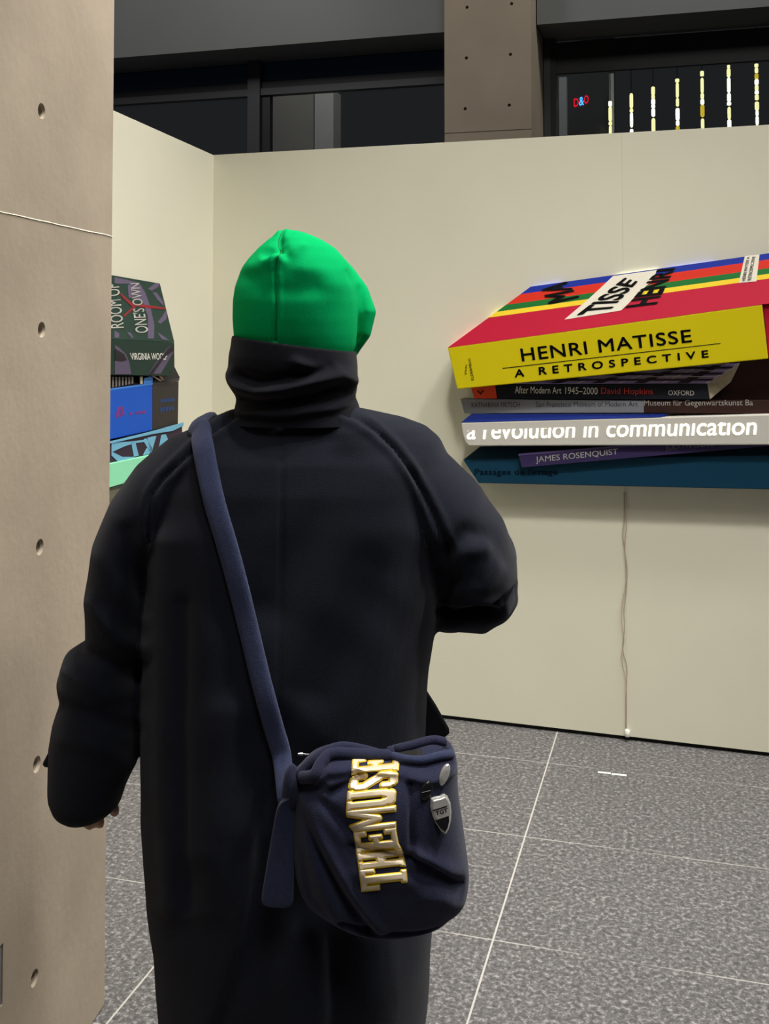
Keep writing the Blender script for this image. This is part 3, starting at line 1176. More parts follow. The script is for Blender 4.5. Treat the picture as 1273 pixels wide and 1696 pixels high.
grey_bar = print_m('barcode_grey', (122, 116, 112))
front_quads('barcode', [[(55 + i * 48, 125), (80 + i * 48, 125), (80 + i * 48, 268 - i * 9), (55 + i * 48, 277 - i * 9)] for i in range(-2, 6)], D + 0.0, grey_bar, cover)
front_quads('barcode_edge', [[(418, 125), (456, 120), (458, 228), (424, 234)]], D + 0.0005, paper, cover)
front_quads('blue_corner', [[(478, 150), (560, 118), (605, 130), (605, 205), (475, 232)]], D + 0.0005, blue_l, cover)
pink_p = print_m('pale_pink_print', (206, 176, 166))
front_quads('pale_marks', [[(590, 108), (625, 110), (745, 185), (715, 190)], [(700, 112), (740, 120), (770, 170), (750, 172)]], D - 0.004, pink_p, cover)
front_quads('blue_edge', [[(-700, 395), (20, 295), (605, 215), (605, 240), (20, 320), (-700, 425)]], D + 0.0008, blue_l, spine)
red_p = print_m('faded_red_print', (120, 52, 122))
front_quads('red_mark', [[(62, 690), (80, 620), (110, 565), (160, 565), (185, 640), (185, 700), (155, 690), (140, 620), (110, 630), (100, 720), (62, 750)],
                         [(128, 650), (150, 650), (150, 720), (128, 720)],
                         [(258, 650), (300, 645), (300, 690), (275, 692), (262, 680)], [(345, 650), (375, 640), (378, 680), (350, 682)],
                         [(390, 640), (440, 630), (440, 672), (392, 676)], [(452, 626), (505, 622), (500, 668), (456, 670)]], D + 0.0008, red_p, spine)
ink_lb = print_m('dim_blue_ink', (40, 66, 116))
front_quads('blue_mark', [[(722 + i * 36, 462 - i * 5), (748 + i * 36, 458 - i * 5), (748 + i * 36, 500 - i * 3), (722 + i * 36, 512 - i * 3)] for i in range(6)] +
            [[(718 + i * 42, 590 - i * 4), (750 + i * 42, 570 - i * 4), (746 + i * 42, 640 - i * 6), (718 + i * 42, 648 - i * 6)] for i in range(5)], D + 0.0008, ink_lb, spine)

bk = thing('book', RL.p((250, 1250), 0), 'dark book with pale blue angular pattern, third in the left wall stack', 'book', GL)
D = 0.115
sky_p = print_m('pale_sky_print', (112, 172, 200))
plum = print_m('dark_plum_print', (52, 40, 54))
spine = RL.slab('spine', [(-260, 1268), (60, 1203), (520, 1086), (520, 1226), (310, 1272), (-260, 1396)], D, 0.10, plum, bk, 0.002)
front_quads('upper_edge', [[(-700, 1195), (20, 1072), (620, 925), (1060, 800), (1060, 850), (900, 925), (620, 970), (20, 1104), (-700, 1235)]], D + 0.004, sky_p, bk)
front_quads('pattern', [[(0, 1100), (330, 1080), (330, 1110), (200, 1150), (0, 1240)],
                        [(285, 1080), (345, 1075), (400, 1290), (330, 1310)],
                        [(0, 1230), (60, 1260), (160, 1310), (330, 1310), (330, 1330), (160, 1360), (100, 1385), (0, 1290)],
                        [(345, 1075), (480, 1060), (490, 1040), (520, 1040), (610, 1200), (570, 1250), (480, 1090), (350, 1105)],
                        [(530, 1030), (600, 1010), (660, 1000), (590, 1240), (560, 1180)],
                        [(610, 1195), (570, 1255), (490, 1285), (470, 1280), (530, 1170), (560, 1190)],
                        [(740, 985), (800, 975), (860, 1120), (700, 1200)]], D + 0.002, sky_p, spine)

bk = thing('book', RL.p((250, 1420), 0), 'mint green book at the bottom of the left wall stack', 'book', GL)
D = 0.125
mint = print_m('mint_print', (142, 222, 178))
RL.slab('spine', [(-260, 1400), (310, 1276), (520, 1230), (520, 1375), (210, 1441), (60, 1486), (-260, 1580)], D, 0.115, mint, bk, 0.002)
RL.slab('cover', [(-260, 1582), (60, 1489), (210, 1444), (520, 1378), (520, 1395), (60, 1507), (-260, 1600)], D - 0.02, 0.09, print_m('grey_strip', (120, 122, 116)), bk, 0)  # thin grey strip along the lower edge of the mint spine

# ------------------------------------------------ cable, plug and tape
g = Geo()
cab = thing('wall_cable', on_plane(1037, 1213, NW, KW), 'thin pale cable hanging down the wall joint below the right book stack', 'cable')
pa = [(1033, 815), (1033, 862), (1031, 885), (1034, 910), (1038, 940), (1037, 975), (1033, 1010), (1034, 1040), (1031, 1075), (1038, 1105), (1037, 1135), (1036, 1160), (1036, 1206)]
g.tube([on_plane(x, y, NW, KW + 0.006) for x, y in spline(pa, 60)], 0.0016, 8)
g.make('wire', M['wire'], cab, True)
pb = [(1036, 815), (1037, 870), (1034, 900), (1036, 930), (1037, 960), (1030, 1000), (1029, 1030), (1033, 1060), (1029, 1090), (1035, 1120), (1037, 1150), (1036.5, 1206)]
g = Geo(); g.tube([on_plane(x, y, NW, KW + 0.009) for x, y in spline(pb, 60)], 0.0013, 8)
g.make('wire', M['wire_pink'], cab, True)
c = on_plane(1038.5, 1214, NW, KW + 0.012)
g = Geo(); g.tube([c - Z * 0.013, c - Z * 0.0115, c + Z * 0.010, c + Z * 0.0125], [0.008, 0.0095, 0.0095, 0.007], 16)
g.make('plug', M['plastic_white'], cab, True)


def tape(p0, p1, wdt, label):
    a, b = on_floor(*p0), on_floor(*p1)
    t = (b - a).normalized()
    n = Vector((-t.y, t.x, 0)) * wdt / 2
    g = Geo()
    g.prism([a - n, b - n, b + n, a + n], [x + Z * 0.0012 for x in (a - n, b - n, b + n, a + n)])
    return tag(g.make('tape_strip', M['tape']), label, 'tape', 'tape strips on the floor')


tape((990, 1279), (1011, 1281), 0.011, 'left one of two short white tape strips on the floor')
tape((1012.5, 1282), (1037.5, 1284.5), 0.011, 'right one of two short white tape strips on the floor')

# ================================================================== PERSON
YC = 1.80


def pp(x, y, yy=YC):
    return at_y(x, y, yy)


def xz(pts):
    return [(pp(*p).x, pp(*p).z) for p in pts]


def ring(py, xl, xr, bk_, fw, e=2.3, yc=YC, n=72, tilt=0.0):
    """closed ring: silhouette between xl and xr at height py; depth bk_ towards the camera, fw away"""
    l, r = pp(xl, py, yc), pp(xr, py, yc)
    c = (l + r) / 2
    a = (r.x - l.x) / 2
    out = []
    for k in range(n):
        q = 2 * math.pi * k / n
        cs, sn = math.cos(q), math.sin(q)
        x = math.copysign(abs(cs) ** (2 / e), cs)
        y = math.copysign(abs(sn) ** (2 / e), sn)
        out.append(Vector((c.x + a * x, yc + (fw if y > 0 else bk_) * y, c.z + tilt * a * x)))
    return out


person_x = pp(478, 800).x

# ---- body: one continuous figure
b = Geo()
hd = pp(482, 516, YC + 0.01)
b.ball(hd, 0.076, 0.095, 0.100, 24, 16)                       # skull
b.ball(hd + Vector((0.008, 0.035, -0.055)), 0.058, 0.062, 0.072, 20, 12)   # face and jaw
fd = Vector((0.16, 0.987, 0)).normalized()                    # the face looks away, a little to the right
rt = Vector((fd.y, -fd.x, 0))
b.limb([hd + fd * 0.092 + Z * 0.0, hd + fd * 0.108 - Z * 0.03], [0.008, 0.013], 10)   # nose
for sgn in (-1, 1):
    e_ = hd + rt * 0.077 * sgn - Z * 0.015 - fd * 0.005
    b.ball(e_, 0.012, 0.02, 0.03, 12, 8)                      # ears
b.limb([hd - Z * 0.06 - fd * 0.005, Vector((person_x, YC, 1.37))], [0.055, 0.058])
# trunk
tz = [(1.40, .10, .07), (1.33, .165, .085), (1.22, .165, .105), (1.10, .14, .10), (0.98, .135, .095), (0.88, .16, .11), (0.80, .15, .105)]
b.loft([[Vector((person_x + a * math.cos(2 * math.pi * k / 28), YC + 0.01 + d * math.sin(2 * math.pi * k / 28), z)) for k in range(28)] for z, a, d in tz])
# legs, mid-step
for sgn, dy, dx in ((-1, -0.03, -0.085), (1, 0.10, 0.085)):
    hip = Vector((person_x + dx, YC, 0.84))
    knee = Vector((person_x + dx * 1.05, YC + dy * 0.6 + 0.02, 0.47))
    ank = Vector((person_x + dx * 1.1, YC + dy, 0.085))
    b.limb([hip, hip.lerp(knee, .5), knee, knee.lerp(ank, .35), ank], [0.085, 0.072, 0.054, 0.053, 0.036])
    b.limb([ank + Vector((0, -0.03, -0.035)), ank + Vector((sgn * 0.01, 0.06, -0.045)), ank + Vector((sgn * 0.015, 0.13, -0.058))], [0.036, 0.036, 0.026])
# left arm, hanging beside the body
shl = pp(300, 775)
ell = pp(190, 1085, YC + 0.0)
wrl = pp(146, 1268, YC + 0.01)
b.limb([shl, shl.lerp(ell, .5), ell, ell.lerp(wrl, .4), wrl], [0.05, 0.043, 0.038, 0.036, 0.026])
pal = pp(151, 1310, YC + 0.012)
b.limb([wrl, wrl.lerp(pal, .5), pal], [0.025, 0.027, 0.030], 16)


def finger(chain, r):
    b.limb(chain, [r * (1 - 0.06 * i) for i in range(len(chain))], 10)


hand_l = [(124, 1310, 128, 1336, 131, 1350, 136, 1357), (141, 1312, 144, 1342, 146, 1357, 149, 1363),
          (157, 1312, 161, 1340, 164, 1354, 166, 1360), (176, 1302, 184, 1322, 189, 1333, 190, 1341)]
for i, (x0, y0, x1, y1, x2, y2, x3, y3) in enumerate(hand_l):
    finger([pp(150, 1285, YC + 0.012), pp(x0, y0 + 2, YC + 0.008), pp(x1, y1 + 4, YC + 0.010), pp(x2, y2 + 6, YC + 0.010), pp(x3, y3 + 4, YC + 0.024)], 0.0112)
finger([pp(160, 1278, YC + 0.02), pp(180, 1296, YC + 0.04), pp(184, 1318, YC + 0.055), pp(181, 1334, YC + 0.062)], 0.0095)
# right arm, bent forward at the elbow
shr = pp(668, 775)
elr = pp(785, 965, YC + 0.02)
wrr = pp(700, 985, YC + 0.24)
b.limb([shr, shr.lerp(elr, .5), elr, elr.lerp(wrr, .4), wrr], [0.05, 0.043, 0.038, 0.036, 0.026])
ad = (wrr - elr).normalized()
side = ad.cross(Z).normalized()
pr = wrr + ad * 0.07
b.limb([wrr, pr], [0.026, 0.030], 16)
for i, (o, ln) in enumerate(((-.030, .060), (-.010, .072), (.010, .068), (.029, .052))):
    k = pr + Z * o * -1 + ad * 0.02
    finger([wrr + ad * 0.03, k, k + ad * ln * .5 - side * 0.006, k + ad * ln * .72 - side * 0.026, k + ad * ln * .62 - side * 0.046], 0.0088)
finger([wrr + ad * 0.02, wrr + ad * 0.045 + Z * 0.036 - side * 0.02, wrr + ad * 0.08 + Z * 0.042 - side * 0.042, wrr + ad * 0.10 + Z * 0.034 - side * 0.056], 0.0095)
me = fused(b, 0.0045, 3)
co, no = arrays(me)
# eye sockets and mouth line
for sgn in (-1, 1):
    p = hd + fd * 0.09 + rt * 0.032 * sgn + Z * 0.004
    d = np.linalg.norm(co - np.array(p), axis=1)
    co -= no * (0.007 * np.exp(-(d / 0.013) ** 2))[:, None]
p = hd + fd * 0.098 - Z * 0.062
dd = co - np.array(p)
dw, dz_ = dd @ np.array(rt), dd[:, 2]
dn = np.linalg.norm(dd, axis=1)
co -= no * (0.005 * np.exp(-(dz_ / 0.004) ** 2) * (np.abs(dw) < 0.024) * (dn < 0.04))[:, None]
base = Vector((person_x, YC, 0))
me.vertices.foreach_set('co', (co - np.array(base)).ravel())
me.materials.clear(); me.materials.append(M['skin'])
me.polygons.foreach_set('use_smooth', [True] * len(me.polygons))
person = bpy.data.objects.new('person', me)
col.objects.link(person)
person.location = base
tag(person, 'person seen from behind in green beanie and long black coat, right arm bent', 'person')

# ---- trousers and shoes
for sgn, dy, dx in ((-1, -0.03, -0.085), (1, 0.10, 0.085)):
    knee = Vector((person_x + dx * 1.05, YC + dy * 0.6 + 0.02, 0.52))
    ank = Vector((person_x + dx * 1.1, YC + dy, 0.075))
    rings = []
    for t, r in ((0, .075), (.35, .078), (.7, .078), (1, .08)):
        c = knee.lerp(ank, t)
        rings.append([c + Vector((r * math.cos(2 * math.pi * k / 24), r * 1.05 * math.sin(2 * math.pi * k / 24), 0)) for k in range(24)])
    g = Geo(); g.loft(rings)
    g.make('trouser_leg', M['trouser'], person, True)
    g = Geo()
    f0 = Vector((ank.x + sgn * 0.006, ank.y, 0))
    prof = [(-0.085, .030, .060), (-0.06, .040, .085), (-0.01, .042, .088), (0.05, .043, .070), (0.11, .047, .052), (0.16, .042, .042), (0.19, .022, .034)]
    rings = []
    for y, hw, ht in prof:
        rings.append([f0 + Vector((hw * math.cos(q), y, 0.018 + (ht - 0.018) * max(0, math.sin(q)) if math.sin(q) > 0 else 0.012)) for q in [2 * math.pi * k / 20 for k in range(20)]])
    g.loft(rings)
    sh = g.make('shoe', M['shoe'], person, True)
    g = Geo()
    out = [(-.088, .026), (-.06, .042), (0, .044), (.05, .045), (.11, .050), (.16, .045), (.193, .022)]
    poly = [(w_, y) for y, w_ in out] + [(-w_, y) for y, w_ in reversed(out)]
    g.prism([f0 + Vector((x, y, 0.0)) for x, y in poly], [f0 + Vector((x, y, 0.02)) for x, y in poly])
    g.make('sole', M['sole'], sh)

# ---- coat: body and both sleeves grown together, then split along the raglan seams
ct = Geo()
TR = [  # py, left, right, depth to back, depth to front
    (668, 410, 578, .085, .085), (676, 398, 590, .095, .09), (690, 358, 668, .105, .10), (705, 335, 705, .118, .11), (725, 305, 727, .13, .12),
    (755, 278, 742, .145, .13), (800, 258, 746, .158, .14), (850, 249, 744, .165, .145), (900, 246, 738, .17, .15), (1000, 243, 726, .178, .16),
    (1100, 240, 711, .185, .17), (1180, 239, 705, .19, .175), (1250, 238, 705, .195, .18), (1330, 240, 708, .20, .18),
    (1400, 243, 712, .205, .185), (1470, 250, 715, .21, .19), (1540, 260, 714, .215, .195), (1620, 268, 709, .215, .20), (1696, 276, 702, .215, .20),
    (1760, 282, 697, .212, .20), (1800, 286, 694, .21, .20)]
ct.loft([ring(*r_, e=2.35) for r_ in TR])


def sleeve(spec):
    """spec: px, py, depth, in-picture half width (px), depth half width (m)"""
    pts = [pp(x, y, d) for x, y, d, *_ in spec]
    rings = []
    for i, (x, y, d, r, rd) in enumerate(spec):
        t = (pts[min(i + 1, len(pts) - 1)] - pts[max(0, i - 1)]).normalized()
        yv = Vector((0, 1, 0))
        a = t.cross(yv)
        a = a.normalized()
        bb = a.cross(t).normalized()
        s_ = r * d / F
        rings.append([pts[i] + a * s_ * math.cos(2 * math.pi * k / 36) + bb * rd * math.sin(2 * math.pi * k / 36) for k in range(36)])
    ct.loft(rings)


sleeve([(420, 700, YC, 20, .06), (372, 730, YC, 42, .09), (322, 768, YC, 58, .105), (280, 812, YC, 66, .11), (243, 862, YC, 66, .108), (215, 915, YC, 60, .102),
        (201, 975, YC, 54, .098), (197, 1030, YC, 51, .096), (194, 1066, YC, 49, .094), (186, 1084, YC, 50, .094), (172, 1106, YC, 66, .096),
        (168, 1126, YC, 70, .098), (170, 1160, YC, 66, .095), (162, 1205, YC, 71, .092), (156, 1248, YC, 73, .088),
        (145, 1290, YC, 62, .082), (140, 1322, YC, 57, .076), (137, 1340, YC, 47, .064), (138, 1352, YC, 30, .045)])
sleeve([(540, 695, YC, 20, .06), (596, 728, YC, 46, .09), (648, 768, YC, 66, .11), (695, 812, YC, 76, .12), (732, 856, YC, 80, .125),
        (764, 900, YC + .005, 78, .125), (780, 940, YC + .01, 76, .125), (785, 966, YC + .012, 72, .11)])
# forearm running forward from the elbow
e0 = pp(786, 965, YC + 0.03)
e1 = pp(742, 985, YC + 0.16)
e2 = pp(708, 990, YC + 0.27)
ct.limb([e0, e1, e2], [0.078, 0.070, 0.060], 28)
ct.limb([pp(738, 984, YC), pp(790, 974, YC + .005)], [0.064, 0.072], 28)
ct.ball(pp(806, 984, YC + .02), 0.051, 0.06, 0.054, 28, 18)
ct.ball(pp(800, 930, YC + .02), 0.058, 0.07, 0.07, 28, 18)
# elbow overhang: the crumple of cloth under the bent arm
ct.limb([pp(735, 1010, YC - .01), pp(790, 1012, YC + .0), pp(822, 985, YC + .02)], [0.036, 0.040, 0.040], 20)
me = fused(ct, 0.0048, 7)
co, no = arrays(me)
PXY = pix(co)
bw = np.clip((YC + 0.02 - co[:, 1]) / 0.06, 0, 1)
PX = F / YC                                                  # pixels per metre at the figure


def fold(line_px, width_px, amp, mask=None):
    global co
    d, s = dist2(PXY, line_px)
    k = amp * np.exp(-(d / width_px) ** 2) * bw * np.clip(-no[:, 1], 0, 1)
    if mask is not None: k = k * mask
    co += no * k[:, None]


seam_l = [(402, 678), (380, 697), (345, 722), (300, 764), (268, 795), (252, 820), (247, 845), (246, 900), (244, 1000), (241, 1080)]
seam_r = [(546, 668), (560, 680), (590, 692), (620, 712), (650, 742), (678, 782), (702, 820), (722, 860), (738, 900), (736, 960), (728, 1050)]
for ln in (seam_l, seam_r):
    up = ln[:8] if ln is seam_l else ln[:9]
    dp, s = dist2(PXY, up)
    co += no * ((0.0050 * np.exp(-((dp - 9) / 7.0) ** 2) - 0.0055 * np.exp(-(dp / 5.2) ** 2)) * bw)[:, None]
# centre back seam
fold([(466, 690), (465, 900), (462, 1150), (440, 1330), (425, 1390)], 3.2, -0.0022)
# soft folds of the back panel
fold([(640, 800), (585, 930), (520, 1060), (478, 1150)], 48, 0.0120)
fold([(690, 900), (655, 1010), (600, 1130), (560, 1220)], 44, 0.0110)
fold([(560, 760), (505, 880), (450, 1000)], 42, -0.0133)
fold([(610, 940), (560, 1050), (520, 1140)], 36, -0.0090)
fold([(330, 900), (345, 1050), (335, 1220), (330, 1400)], 40, 0.0133)
fold([(280, 900), (278, 1100), (276, 1300), (290, 1500)], 26, 0.0152)
fold([(308, 1000), (305, 1200), (312, 1500)], 14, -0.0095)
fold([(380, 1180), (372, 1330), (350, 1500)], 30, 0.0114)
fold([(500, 1560), (495, 1650), (490, 1760)], 45, 0.0114)
fold([(620, 1560), (625, 1650), (628, 1760)], 40, 0.0114)
fold([(560, 1560), (560, 1760)], 20, -0.0114)
fold([(410, 720), (465, 735), (540, 715)], 22, -0.0076)
# sleeve crumples
fold([(150, 1000), (195, 1060), (242, 1075)], 16, 0.010)
fold([(150, 1085), (200, 1110), (240, 1095)], 13, -0.009)
fold([(118, 1110), (170, 1150), (225, 1140)], 16, 0.007)
fold([(105, 1170), (160, 1190), (225, 1210)], 14, -0.006)
fold([(110, 1225), (160, 1235), (200, 1260)], 18, 0.006)
fold([(160, 930), (200, 985), (235, 1010)], 24, 0.006)
fold([(210, 880), (228, 950), (240, 1010)], 14, -0.008)
fold([(742, 905), (770, 880), (815, 885), (845, 930)], 15, -0.008)
fold([(745, 950), (765, 915), (800, 908)], 14, 0.008)
fold([(820, 940), (800, 975), (755, 985)], 14, 0.006)
fold([(740, 1004), (788, 994), (822, 998)], 8, 0.012)
fold([(735, 1021), (790, 1014), (818, 1016)], 10, -0.024)
fold([(738, 910), (745, 960), (735, 1010)], 12, -0.014)
# back vent: the panel left of the slit overlaps the other
vent = [(424, 1382), (420, 1440), (412, 1505), (402, 1560), (380, 1630), (357, 1696), (335, 1790)]
dp, s = dist2(PXY, vent)
vent_x = np.interp(PXY[:, 1], [p[1] for p in vent], [p[0] for p in vent])
left = 0.5 * (1 + np.tanh((vent_x - PXY[:, 0]) / 4.5))
ease = np.clip((PXY[:, 1] - vent[0][1]) / 80.0, 0, 1)
co += no * (left * 0.013 * np.exp(-(dp / 60) ** 2) - (1 - left) * 0.009 * np.exp(-(dp / 26) ** 2) * ease * bw)[:, None]
# wool softness: low, broad unevenness
co += no * (0.0016 * np.sin(co[:, 0] * 31 + 2.1 * np.sin(co[:, 2] * 17)) * np.sin(co[:, 2] * 23 + 1.3 * np.sin(co[:, 0] * 19)))[:, None]

faces = np.array([tuple(p.vertices) if len(p.vertices) == 4 else tuple(p.vertices) + (p.vertices[-1],) for p in me.polygons])
c_flat = co.copy()
c_flat[:, 1] = np.minimum(c_flat[:, 1], YC)
c_flat[co[:, 1] > YC, 1] = YC
fc = pix(c_flat)[faces].mean(1)
seam_l2 = seam_l[:-2] + [(243, 1000), (239.5, 1165), (238, 1192), (237, 1250), (236, 1400)]


def beside(ln):
    return np.interp(fc[:, 1], [p[1] for p in ln], [p[0] for p in ln])


in_l = (fc[:, 0] < beside(seam_l2)) & (fc[:, 1] < 1400) & (fc[:, 1] > 678)
in_r = (fc[:, 0] > beside(seam_r)) & (fc[:, 1] < 1064) & (fc[:, 1] > 668)
# the forearm running forward belongs to the right sleeve too
fy = co[faces][:, :, 1].mean(1)
in_r |= (fc[:, 0] > 650) & (fy > YC + 0.165) & (fc[:, 1] < 1064) & (fc[:, 1] > 880)
coat_bvh = BVHTree.FromPolygons([Vector(v) for v in co], [tuple(f) for f in faces])


def piece(name, mask, material, parent):
    fs = faces[mask]
    used, inv_ = np.unique(fs, return_inverse=True)
    fs = inv_.reshape(fs.shape)
    fl_ = [tuple(dict.fromkeys(int(i) for i in f)) for f in fs]
    return obj(name, [Vector(v) for v in co[used]], fl_, material, parent, True)


coat = piece('coat', ~(in_l | in_r), M['coat'], person)
tag(coat, 'long black wool coat')
sl_ = piece('sleeve', in_l & ~in_r, M['coat'], coat)
sr_ = piece('sleeve', in_r, M['coat'], coat)
bpy.data.meshes.remove(me)
# pointed end of the cuff strap on the left sleeve
tab = [pp(x, y, YC - 0.035) for x, y in ((104, 1205), (87, 1228), (78, 1249), (69, 1267), (73, 1272), (86, 1273), (108, 1274))]
g = Geo(); g.prism(tab, [p + Vector((0, 0.045, 0)) for p in tab])
bevel(g.make('cuff_tab', M['coat'], coat), 0.003)

# ---- stand-up collar, slouched in folds
cg = Geo()
CR = [(698, 372, 618, .118, .105), (684, 386, 600, .116, .105), (668, 391, 593, .114, .105), (655, 390, 589, .113, .105), (640, 383, 591, .116, .108), (620, 380, 592, .119, .112),
      (600, 380, 592, .120, .114), (585, 383, 591, .119, .114), (572, 385, 590, .117, .113)]
N_ = 120
rings = []
for j, (py, l, r, bb, ff) in enumerate(CR):
    tl = 0.0 if j < 3 else -0.13 * (j - 2) / 6
    rings.append(ring(py, l, r, bb, ff, 2.15, YC - 0.005, N_, tl))
# subdivide along the height
def dense(rings, k):
    out = []
    R_ = [rings[0]] + rings + [rings[-1]]
    for i in range(1, len(R_) - 2):
        for s_ in range(k):
            t = s_ / k
            a_, b_, c_, d_ = R_[i - 1], R_[i], R_[i + 1], R_[i + 2]
            out.append([0.5 * ((2 * b_[q_]) + (c_[q_] - a_[q_]) * t + (2 * a_[q_] - 5 * b_[q_] + 4 * c_[q_] - d_[q_]) * t * t + (3 * b_[q_] - a_[q_] - 3 * c_[q_] + d_[q_]) * t ** 3) for q_ in range(len(rings[0]))])
    out.append(rings[-1])
    return out


outer = dense(rings, 7)
top = outer[-1]
cen = sum(top, Vector()) / len(top)
rim1 = [cen + (p - cen) * 0.985 + Z * 0.004 for p in top]
rim2 = [cen + (p - cen) * 0.955 + Z * 0.003 for p in top]
inner = [[cen + (p - cen) * 0.93 - Z * h_ for p in top] for h_ in (0.006, 0.03, 0.06, 0.09)]
allr = outer + [rim1, rim2] + inner
cv, cf = [], []
for r_ in allr: cv += r_
for i in range(len(allr) - 1):
    for k in range(N_):
        k2 = (k + 1) % N_
        cf.append((i * N_ + k, i * N_ + k2, (i + 1) * N_ + k2, (i + 1) * N_ + k))
cv = np.array([tuple(v) for v in cv])
ctr = np.array([cen.x, cen.y, 0])
rad = cv - ctr; rad[:, 2] = 0
rad /= np.linalg.norm(rad, axis=1)[:, None]
C2 = pix(cv)
cb = np.clip((YC + 0.03 - cv[:, 1]) / 0.05, 0, 1)
outm = np.arange(len(cv)) < len(outer) * N_


def cfold(line, wpx, amp):
    global cv
    d, s = dist2(C2, line)
    cv = cv + rad * (amp * np.exp(-(d / wpx) ** 2) * cb * outm * np.clip(-rad[:, 1] * 1.3, 0, 1))[:, None]


cfold([(378, 622), (395, 640), (425, 652), (470, 646), (520, 632), (560, 622), (592, 632)], 11, 0.0168)
cfold([(395, 622), (440, 632), (500, 622), (545, 608)], 9, -0.0098)
cfold([(398, 660), (450, 668), (510, 662), (560, 645), (588, 648)], 8, -0.0140)
cfold([(490, 600), (520, 612), (548, 608)], 9, 0.0084)
cfold([(400, 684), (470, 688), (550, 676), (580, 664)], 8, 0.0084)
collar = obj('collar', [Vector(v) for v in cv], cf, M['coat_dark'], coat, True)
tag(collar, 'tall black stand-up collar slouched in folds')
mdc = collar.modifiers.new('sub', 'SUBSURF'); mdc.levels = 1; mdc.render_levels = 1

# ---- green beanie
hg = Geo()
HR = [(600, 400, 578, .095, .105), (572, 392, 588, .104, .12), (555, 388, 591, .109, .125), (530, 386, 592, .114, .132), (500, 386.5, 592, .117, .135), (475, 390, 589, .116, .135), (450, 399, 583, .110, .13),
      (430, 412, 572, .100, .12), (412, 428, 556, .085, .10), (398, 444, 534, .064, .078), (388, 456, 512, .040, .05), (382, 464, 492, .018, .025)]
hg.loft([ring(*r_, e=2.05, yc=YC + 0.0, n=60) for r_ in HR])
hg.limb([pp(545, 440, YC + .045), pp(556, 462, YC + .05), pp(573, 492, YC + .055), pp(584, 522, YC + .055), pp(582, 552, YC + .05), pp(576, 576, YC + .05)], [.030, .037, .042, .0425, .034, .022], 28)
me = fused(hg, 0.0032, 8)
co, no = arrays(me)
PXY = pix(co)
bw = np.clip((YC + 0.06 - co[:, 1]) / 0.05, 0, 1)
fold([(578, 450), (588, 480), (593, 520), (592, 585)], 6, -0.010)
fold([(600, 478), (604, 520), (597, 560)], 7, -0.008)
fold([(584, 470), (589, 520), (588, 575)], 6, 0.004)
# puckered crown
fold([(440, 424), (455, 414), (461, 398)], 9, -0.013)
fold([(474, 424), (468, 412), (464, 398)], 9, -0.010)
fold([(400, 440), (430, 440), (455, 428)], 10, 0.006)
fold([(436, 428), (448, 436), (458, 426)], 9, 0.008)
fold([(470, 430), (484, 418), (500, 410)], 10, 0.008)
fold([(405, 462), (440, 474), (480, 480), (520, 474)], 18, -0.004)
fold([(500, 440), (530, 452), (560, 470)], 20, 0.005)
seam_h = [(468, 383), (462, 396), (461, 408), (465, 418), (459, 428), (456, 450), (457, 500), (456, 565)]
fold(seam_h, 3.0, -0.0042)
d, s = dist2(PXY, seam_h)
co += no * (0.0022 * np.exp(-((d - 6) / 4) ** 2) * bw)[:, None]
hf = [tuple(p.vertices) for p in me.polygons]
hat_bvh = BVHTree.FromPolygons([Vector(v) for v in co], hf)
beanie = obj('beanie', [Vector(v) for v in co], hf, M['green'], person, True)
tag(beanie, 'bright green jersey beanie with puckered crown')
bpy.data.meshes.remove(me)
# stitched seam lying in its groove
pts = []
for x, y in spline(seam_h, 70):
    h_ = hat_bvh.ray_cast(EYE, ray(x, y).normalized())
    if h_[0] is not None: pts.append(h_[0] - ray(x, y).normalized() * 0.0003)
g = Geo(); g.tube(pts, 0.0008, 6)
g.make('seam', M['green_seam'], beanie, True)

# ================================================================== BAG
BAG = [(484, 1297), (488, 1276), (500, 1262), (518, 1244), (540, 1234), (566, 1231), (592, 1236), (618, 1243), (645, 1244), (672, 1236), (702, 1226), (728, 1222),
       (743, 1228), (752, 1243), (756, 1262), (757, 1300), (764, 1350), (771, 1400), (775, 1440), (773, 1468), (766, 1492), (750, 1510), (724, 1527), (690, 1537), (650, 1542),
       (612, 1543), (580, 1537), (552, 1524), (528, 1510), (508, 1494), (494, 1470), (486, 1430), (484, 1390), (485, 1340)]
ca = math.radians(10)
BN = Vector((0.13, -1, 0)).normalized()                      # bag plane's normal, towards the camera
b_org = at_y(630, 1385, 1.585)
KB = BN.dot(b_org)
bu = Vector((-BN.y, BN.x, 0)).normalized()
if bu.x < 0: bu = -bu
outl = spline(BAG + [BAG[0]], 181)[:-1]
bc = np.array([630.0, 1390.0])
NR = 56
bv, bf, bpx = [], [], []
depths = 0.080
for side_ in (1, -1):
    for j in range(NR + (0 if side_ == 1 else 0)):
        rr = (j + 1) / NR
        if side_ == -1 and j == NR - 1: continue
        for o_ in outl:
            q_ = bc + (o_ - bc) * rr
            bpx.append((q_[0], q_[1], rr, side_))
bpx = np.array(bpx)


